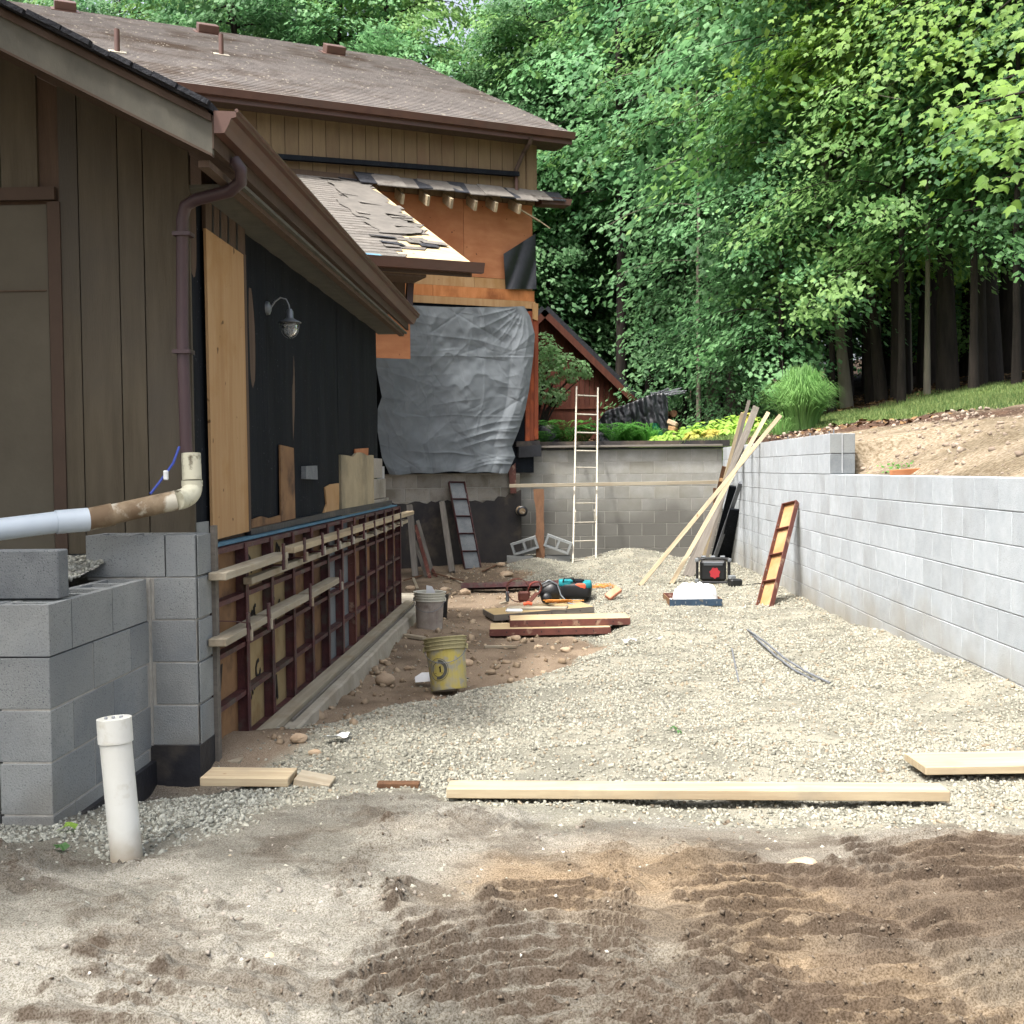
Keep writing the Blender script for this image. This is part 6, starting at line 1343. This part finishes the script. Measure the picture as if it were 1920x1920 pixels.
# ---- bush beside the house corner
rs = np.random.RandomState(9); C, Nn, D = [], [], []; bushb = MB(); Yb = 22.6
bx = at_y(1000, 830, Yb); bush = thing('shrub', 'rounded light green shrub bulging out from behind the house corner', 'shrub', (bx.x, Yb, float(hh(bx.x, Yb))))
for (px, py, rr_, n) in ((1015, 650, .28, 260), (1035, 668, .24, 240), (1060, 682, .22, 200), (1088, 690, .17, 130), (1100, 700, .12, 70), (1030, 700, .28, 260), (1015, 735, .22, 200), (1040, 745, .18, 150), (1055, 738, .14, 80), (1000, 690, .3, 200), (1070, 705, .14, 90)):
    c = at_y(px, py, Yb+rs.uniform(-.1, .1))-Vector(bush.location); bushb.tube([(0, .1, .1), (c.x*.5, .1, c.z*.7), tuple(c)], [.03, .02, .006], 5, False)
    v = rs.normal(0, 1, (n, 3)); v /= np.linalg.norm(v, axis=1)[:, None]; v *= rs.uniform(.4, 1, n)[:, None]**.5; C.append(np.array(c)+v*rr_*1.15); Nn.append(v+np.array([0, -.3, .6])+rs.normal(0, .3, (n, 3))); D.append(v+rs.normal(0, .5, (n, 3)))
C = np.concatenate(C); o = link(bpy.data.objects.new('foliage', leaf_mesh('foliage', C, np.concatenate(Nn), np.concatenate(D), rs.uniform(.055, .10, len(C)), leafmat('pale_green_leaves', '#9cc48a', '#b8dba4', .45)))); o.parent = bush
bushb.build('stems', m_bark, bush)
# ---- ornamental grass
def grass_clump(name, label, x, y, n, h, sp, m_, cat, width=.012, lean=1.0, z=None, seed=1):
    rs = np.random.RandomState(seed); V = []; F = []
    for i in range(n):
        a = rs.uniform(0, 6.28); r0 = rs.uniform(0, .42)*sp; R_ = sp*rs.uniform(.0, .85)*lean; H_ = h*rs.uniform(.55, 1.1)*(1.08-.45*R_/sp); w = width*rs.uniform(.7, 1.2); b0 = len(V); ca, sa = math.cos(a), math.sin(a)
        for j in range(6):
            t = j/5; rad = r0+R_*t**1.35*(1+.25*math.sin(3*a)); zz_ = H_*(math.sin(t*1.9)/math.sin(1.57) if t < .85 else math.sin(.85*1.9)-(t-.85)*.9); ww = w*(1-t)**.6+.0008
            for s_ in (-1, 1): V.append((rad*ca-sa*ww*s_, rad*sa+ca*ww*s_, zz_))
        for j in range(5): F.append((b0+2*j, b0+2*j+1, b0+2*j+3, b0+2*j+2))
    me = np_mesh('blades', V, F, m_); t = thing(name, label, cat, (x, y, float(hh(x, y)) if z is None else z)); inst('blades', me, t); return t
Yg = 16.6; xg = col_xy(1503, Yg)
grass_clump('ornamental_grass', 'tall fountain of green ornamental grass standing at the lawn edge', xg, Yg, 2600, .86, .56, m_grassb, 'ornamental grass', .008, seed=5, z=float(hh(xg, Yg))-.03)
grass_clump('ornamental_grass', 'thin lower tuft at the left foot of the tall ornamental grass', col_xy(1462, 16.4), 16.4, 80, .32, .34, m_grassb, 'ornamental grass', .006, seed=6)
for i, (px, Y, n, h) in enumerate(((1190, 19.9, 220, .40), (1215, 19.7, 200, .34), (1172, 19.8, 150, .30))):
    grass_clump('daylily', ['arching strap-leaf clump in front of the black-tarped woodpile', 'second strap-leaf clump right of the first under the tarp edge', 'low strap-leaf clump left of the woodpile front'][i], col_xy(px, Y), Y, n, h, .38, m_fern, 'plant', .011, seed=20+i)
# ---- ferns
def fern(label, px, Y, s, seed, nfr=13):
    s *= 1.3
    rs = np.random.RandomState(seed); C, Nn, D = [], [], []; st = MB()
    for f in range(nfr):
        a = rs.uniform(0, 6.28); L = s*rs.uniform(.7, 1.1); P = [Vector((math.cos(a)*L*t, math.sin(a)*L*t, L*(1.9*t-1.25*t*t))) for t in np.linspace(0, 1, 8)]; st.tube(P, .004, 4, False)
        for t in np.linspace(.12, 1, 20):
            j = min(int(t*7), 6); c = P[j].lerp(P[j+1], t*7-j)
            for sd in (-1, 1):
                lat = np.array([-math.sin(a)*sd, math.cos(a)*sd, -.15]); ll = L*.24*math.sin(t*2.9+.15)+.012
                for q in (.35, .75): C.append(np.array(c)+lat*ll*q); D.append(lat+np.array([math.cos(a), math.sin(a), 0])*.4); Nn.append(np.array([0, -.2, 1])+rs.normal(0, .2, 3))
    x = col_xy(px, Y); t = thing('fern', label, 'fern', (x, Y, float(hh(x, Y))+.06)); inst('fronds', leaf_mesh('fronds', np.array(C), np.array(Nn), np.array(D), np.full(len(C), s*.085), m_fern), t); st.build('frond_stems', m_fern, t)
fern('feathery green fern at the house corner left of the ladder', 1022, 19.1, .34, 31); fern('large feathery fern just left of the ladder top', 1062, 19.2, .46, 32, 16); fern('fern spreading behind the ladder rails', 1092, 19.3, .36, 33); fern('bushy fern between the ladder and the woodpile', 1150, 19.2, .42, 34, 18); fern('small fern beside the bushy one toward the woodpile', 1178, 19.4, .3, 35)
# ---- lime green garden plants
rs = np.random.RandomState(55); m_gold = leafmat('golden_leaves', '#b0b552', '#c2b45c', .3)
for i, (px, Y, r_, h_, mm_) in enumerate(((1232, 19.3, .20, .16, 0), (1258, 19.4, .22, .22, 0), (1288, 19.5, .24, .28, 0), (1316, 19.6, .26, .34, 0), (1345, 19.7, .26, .36, 0), (1302, 19.2, .2, .2, 1), (1372, 19.6, .26, .38, 0), (1402, 19.5, .26, .40, 1), (1335, 19.2, .22, .2, 1), (1366, 19.2, .22, .24, 0), (1420, 19.2, .2, .26, 0), (1392, 19.15, .2, .25, 0))):
    n = 120; v = rs.normal(0, 1, (n, 3)); v /= np.linalg.norm(v, axis=1)[:, None]; v[:, 2] = np.abs(v[:, 2]); C = v*np.array([r_, r_, h_])*rs.uniform(.6, 1, (n, 1)); x = col_xy(px, Y)
    where = ['leftmost low', 'second from the left', 'third from the left', 'fourth from the left', 'fifth from the left', 'front golden', 'tall back', 'golden right-hand', 'second golden front', 'front middle', 'rightmost', 'front right'][i]
    t = thing('garden_plant', f'{where} clump in the lime-yellow leafy bed behind the far block wall', 'plant', (x, Y, float(hh(x, Y))-.02)); inst('leaves', leaf_mesh('leaves', C, v+np.array([0, -.2, .7])+rs.normal(0, .3, (n, 3)), v+np.array([0, 0, -.3]), rs.uniform(.07, .12, n), m_gold if mm_ else m_lime, 'broad'), t)
# ---- A-frame shed
Ys = 26.0; sx0 = at_y(1010, 590, Ys); apx = at_y(1022, 583, Ys); br = at_y(1188, 748, Ys); zb_ = float(hh(0, Ys))-.2
shd = thing('a_frame_shed', 'dark red-brown A-frame shed with steep roof half hidden behind the shrub', 'shed', (apx.x, Ys, zb_), kind='thing')
hw = br.x-apx.x; k = -18
while k < 18:
    x0, x1 = apx.x+hw*k/18+.004, apx.x+hw*(k+1)/18-.004; t0_, t1_ = apx.z-(apx.z-br.z)*abs(x0-apx.x)/hw-.05, apx.z-(apx.z-br.z)*abs(x1-apx.x)/hw-.05
    MB().prism([Vector((x0, Ys, zb_)), Vector((x1, Ys, zb_)), Vector((x1, Ys, t1_)), Vector((x0, Ys, t0_))], (0, .05, 0)).build('siding_board', m_shed, shd, True); k += 1
for s in (-1, 1):
    e0 = Vector((apx.x, Ys-.3, apx.z)); e1 = Vector((apx.x+s*(hw+.15), Ys-.3, br.z-.12)); up_ = Vector((s*(apx.z-br.z), 0, hw)).normalized()
    MB().prism([e0, e1, e1+up_*.10, e0+up_*.10], (0, 4.5, 0)).build('roof_slope', m_shingle_d, shd, True)
    MB().prism([e0-Vector((0, .02, 0)), e1-Vector((0, .02, 0)), e1-up_*.14-Vector((0, .02, 0)), e0-up_*.14-Vector((0, .02, 0))], (0, .04, 0)).build('rake_board', m_shed, shd, True)
MB().box((apx.x, Ys+.08, (zb_+br.z)/2), (2*hw-.1, .04, br.z-zb_)).build('sheathing', m_shed, shd, True)
MB().box((apx.x, Ys-.01, float(at_y(1060, 765, Ys).z)), (2*hw-.2, .03, .05)).build('belly_trim', m_shed, shd, True)
# ---- woodpile, tarp, bags
Yw = 21.2; w0 = at_y(1127, 806, Yw); w1_ = at_y(1252, 806, Yw); zw_ = float(hh(w0.x, Yw))-.05; wt = at_y(1225, 738, Yw).z
wp = thing('woodpile', 'stack of split firewood under a black tarp at the wood edge', 'woodpile', ((w0.x+w1_.x)/2, Yw, zw_)); rr = random.Random(6)
me_l = MB().lathe([(0, 0), (.075, 0), (.07, .45), (0, .45)], 7, Matrix.Rotation(-math.pi/2, 4, 'X')).mesh('log', m_lum_b)
for i in range(11):
    for j in range(5):
        xx = w0.x+.12+i*.155+.05*(j % 2); 
        if xx < w1_.x+.12: o = inst('log', me_l, wp, (xx-wp.location.x, -.02, .08+j*.145), (0, rr.uniform(0, 6), 0), (rr.uniform(.8, 1.1),)*3)
W_ = w1_.x-w0.x; U, V_ = np.meshgrid(np.linspace(0, 1, 90), np.linspace(0, 1, 70))
prof = np.interp(U, [0, .1, .4, .75, .93, 1], [.50, .68, .80, .97, 1.0, .90]); Hh_ = (wt-zw_)*prof
ang = V_*2.2; yy = -.34*np.clip(1-ang/1.1, -1, 1)+.0; fold = (np.abs(fbm(U*9+V_*3, V_*4, 4, 91)-.5)*.12+.02*np.sin(U*46+5*V_)*(.3+V_))
Xt = w0.x-.06+(W_+.04)*U; bulge = .12*np.sin(np.clip(V_, 0, 1)*3.14)
Zt = zw_+Hh_*np.where(V_ < .72, V_/.72, 1.0)-.02+ (V_ > .72)*.02; Yt = Yw-.22-.12*(1-V_)-fold+np.where(V_ > .72, (V_-.72)*2.6, 0)
o = link(bpy.data.objects.new('woodpile_tarp', grid_mesh('woodpile_tarp', Xt, Yt, Zt-fold*.25, m_felt2))); tag(o, 'shiny wrinkled black tarp draped over the firewood stack', 'tarp')
gt = at_y(1238, 800, Yw-.35); U, V_ = np.meshgrid(np.linspace(-1, 1, 12), np.linspace(0, 1, 16))
o = link(bpy.data.objects.new('green_tarp', grid_mesh('green_tarp', gt.x+U*(.02+.08*np.sin(V_*2.8))+.10*(1-V_)-.10, Yw-.40-.05*np.sin(U*3+V_*4), zw_+.02+.45*V_, mat('green_tarp_plastic', '#1e5a45', '#276b52', 6, rough=.5)))); tag(o, 'narrow green tarp end hanging at the right of the woodpile', 'tarp')
for i in range(5):
    o = MB().box((0, 0, 0), (.12, .2, .10), ch=.02).build('firewood_log', m_ply_t if i % 2 else m_stone); o.location = (at_y(1250+i*1.5, 800, Yw).x+.02, Yw-.3, zw_+.06+i*.10); o.rotation_euler = (.1*i, .2, .3*i); tag(o, ['lowest', 'second lowest', 'middle', 'second highest', 'topmost'][i]+' split log stacked at the right end of the tarped woodpile', 'firewood', 'split logs right of the woodpile')
b = MB(); 
for i in range(26): 
    q = Vector((w1_.x-.15, Yw, wt-.02)); b.tube([q+Vector((rr.uniform(-.2, .2), rr.uniform(-.2, .1), rr.uniform(-.05, .05))), q+Vector((rr.uniform(.0, .5), rr.uniform(-.2, .1), rr.uniform(-.05, .12)))], .008, 4)
tag(b.build('brush_pile', m_rebar), 'tangle of grey twigs lying on top of the woodpile tarp', 'brush pile')
q = at_y(1028, 815, 19.9); bgz = float(hh(q.x, 19.9))
gb = thing('garbage_bin', 'black plastic covered bin with pale top beside the house corner', 'bin', (q.x, 20.1, bgz-.05))
soft('cover', (0, 0, .24), (.42, .36, .58), m_felt2, gb, 14); soft('pale_top', (.03, -.06, .50), (.17, .22, .09), m_alu, gb, 15)
# log edge / fallen brush at the wood edge
for i, (px, py_, L) in enumerate(((1290, 780, 1.4), (1350, 775, 1.2), (1400, 782, .9))):
    Y = 22.0; x = col_xy(px, Y); o = MB().tube([(0, 0, .05), (L*.5, .05, .12), (L, -.05, .06)], [.05, .06, .04], 7).build('fallen_log', m_bark, smooth=True); o.location = (x, Y, float(hh(x, Y))+.02); tag(o, ['long fallen log behind the lime plants at left', 'middle fallen log behind the lime plants', 'short fallen log behind the leaning boards'][i], 'log')
p = at_y(1660, 884, 10.0); o = MB().box((0, 0, 0), (.9, .03, .10), ch=.004).build('form_board', m_ply_o); o.location = (3.25, 9.8, -.06); o.rotation_euler = (0, -.05, .35); tag(o, 'orange-brown board lying in the soil just behind the low block wall', 'board')
C = rs.normal(0, 1, (60, 3))*np.array([.08, .05, .035]); t = thing('weed', 'small green weed tuft on top of the soil behind the low block wall', 'weed', (at_x(1678, 884, 3.0).x, at_x(1678, 884, 3.0).y, -.03)); inst('leaves', leaf_mesh('leaves', C, rs.normal(0, .4, (60, 3))+np.array([0, 0, 1]), rs.normal(0, 1, (60, 3)), np.full(60, .035), m_fern), t)
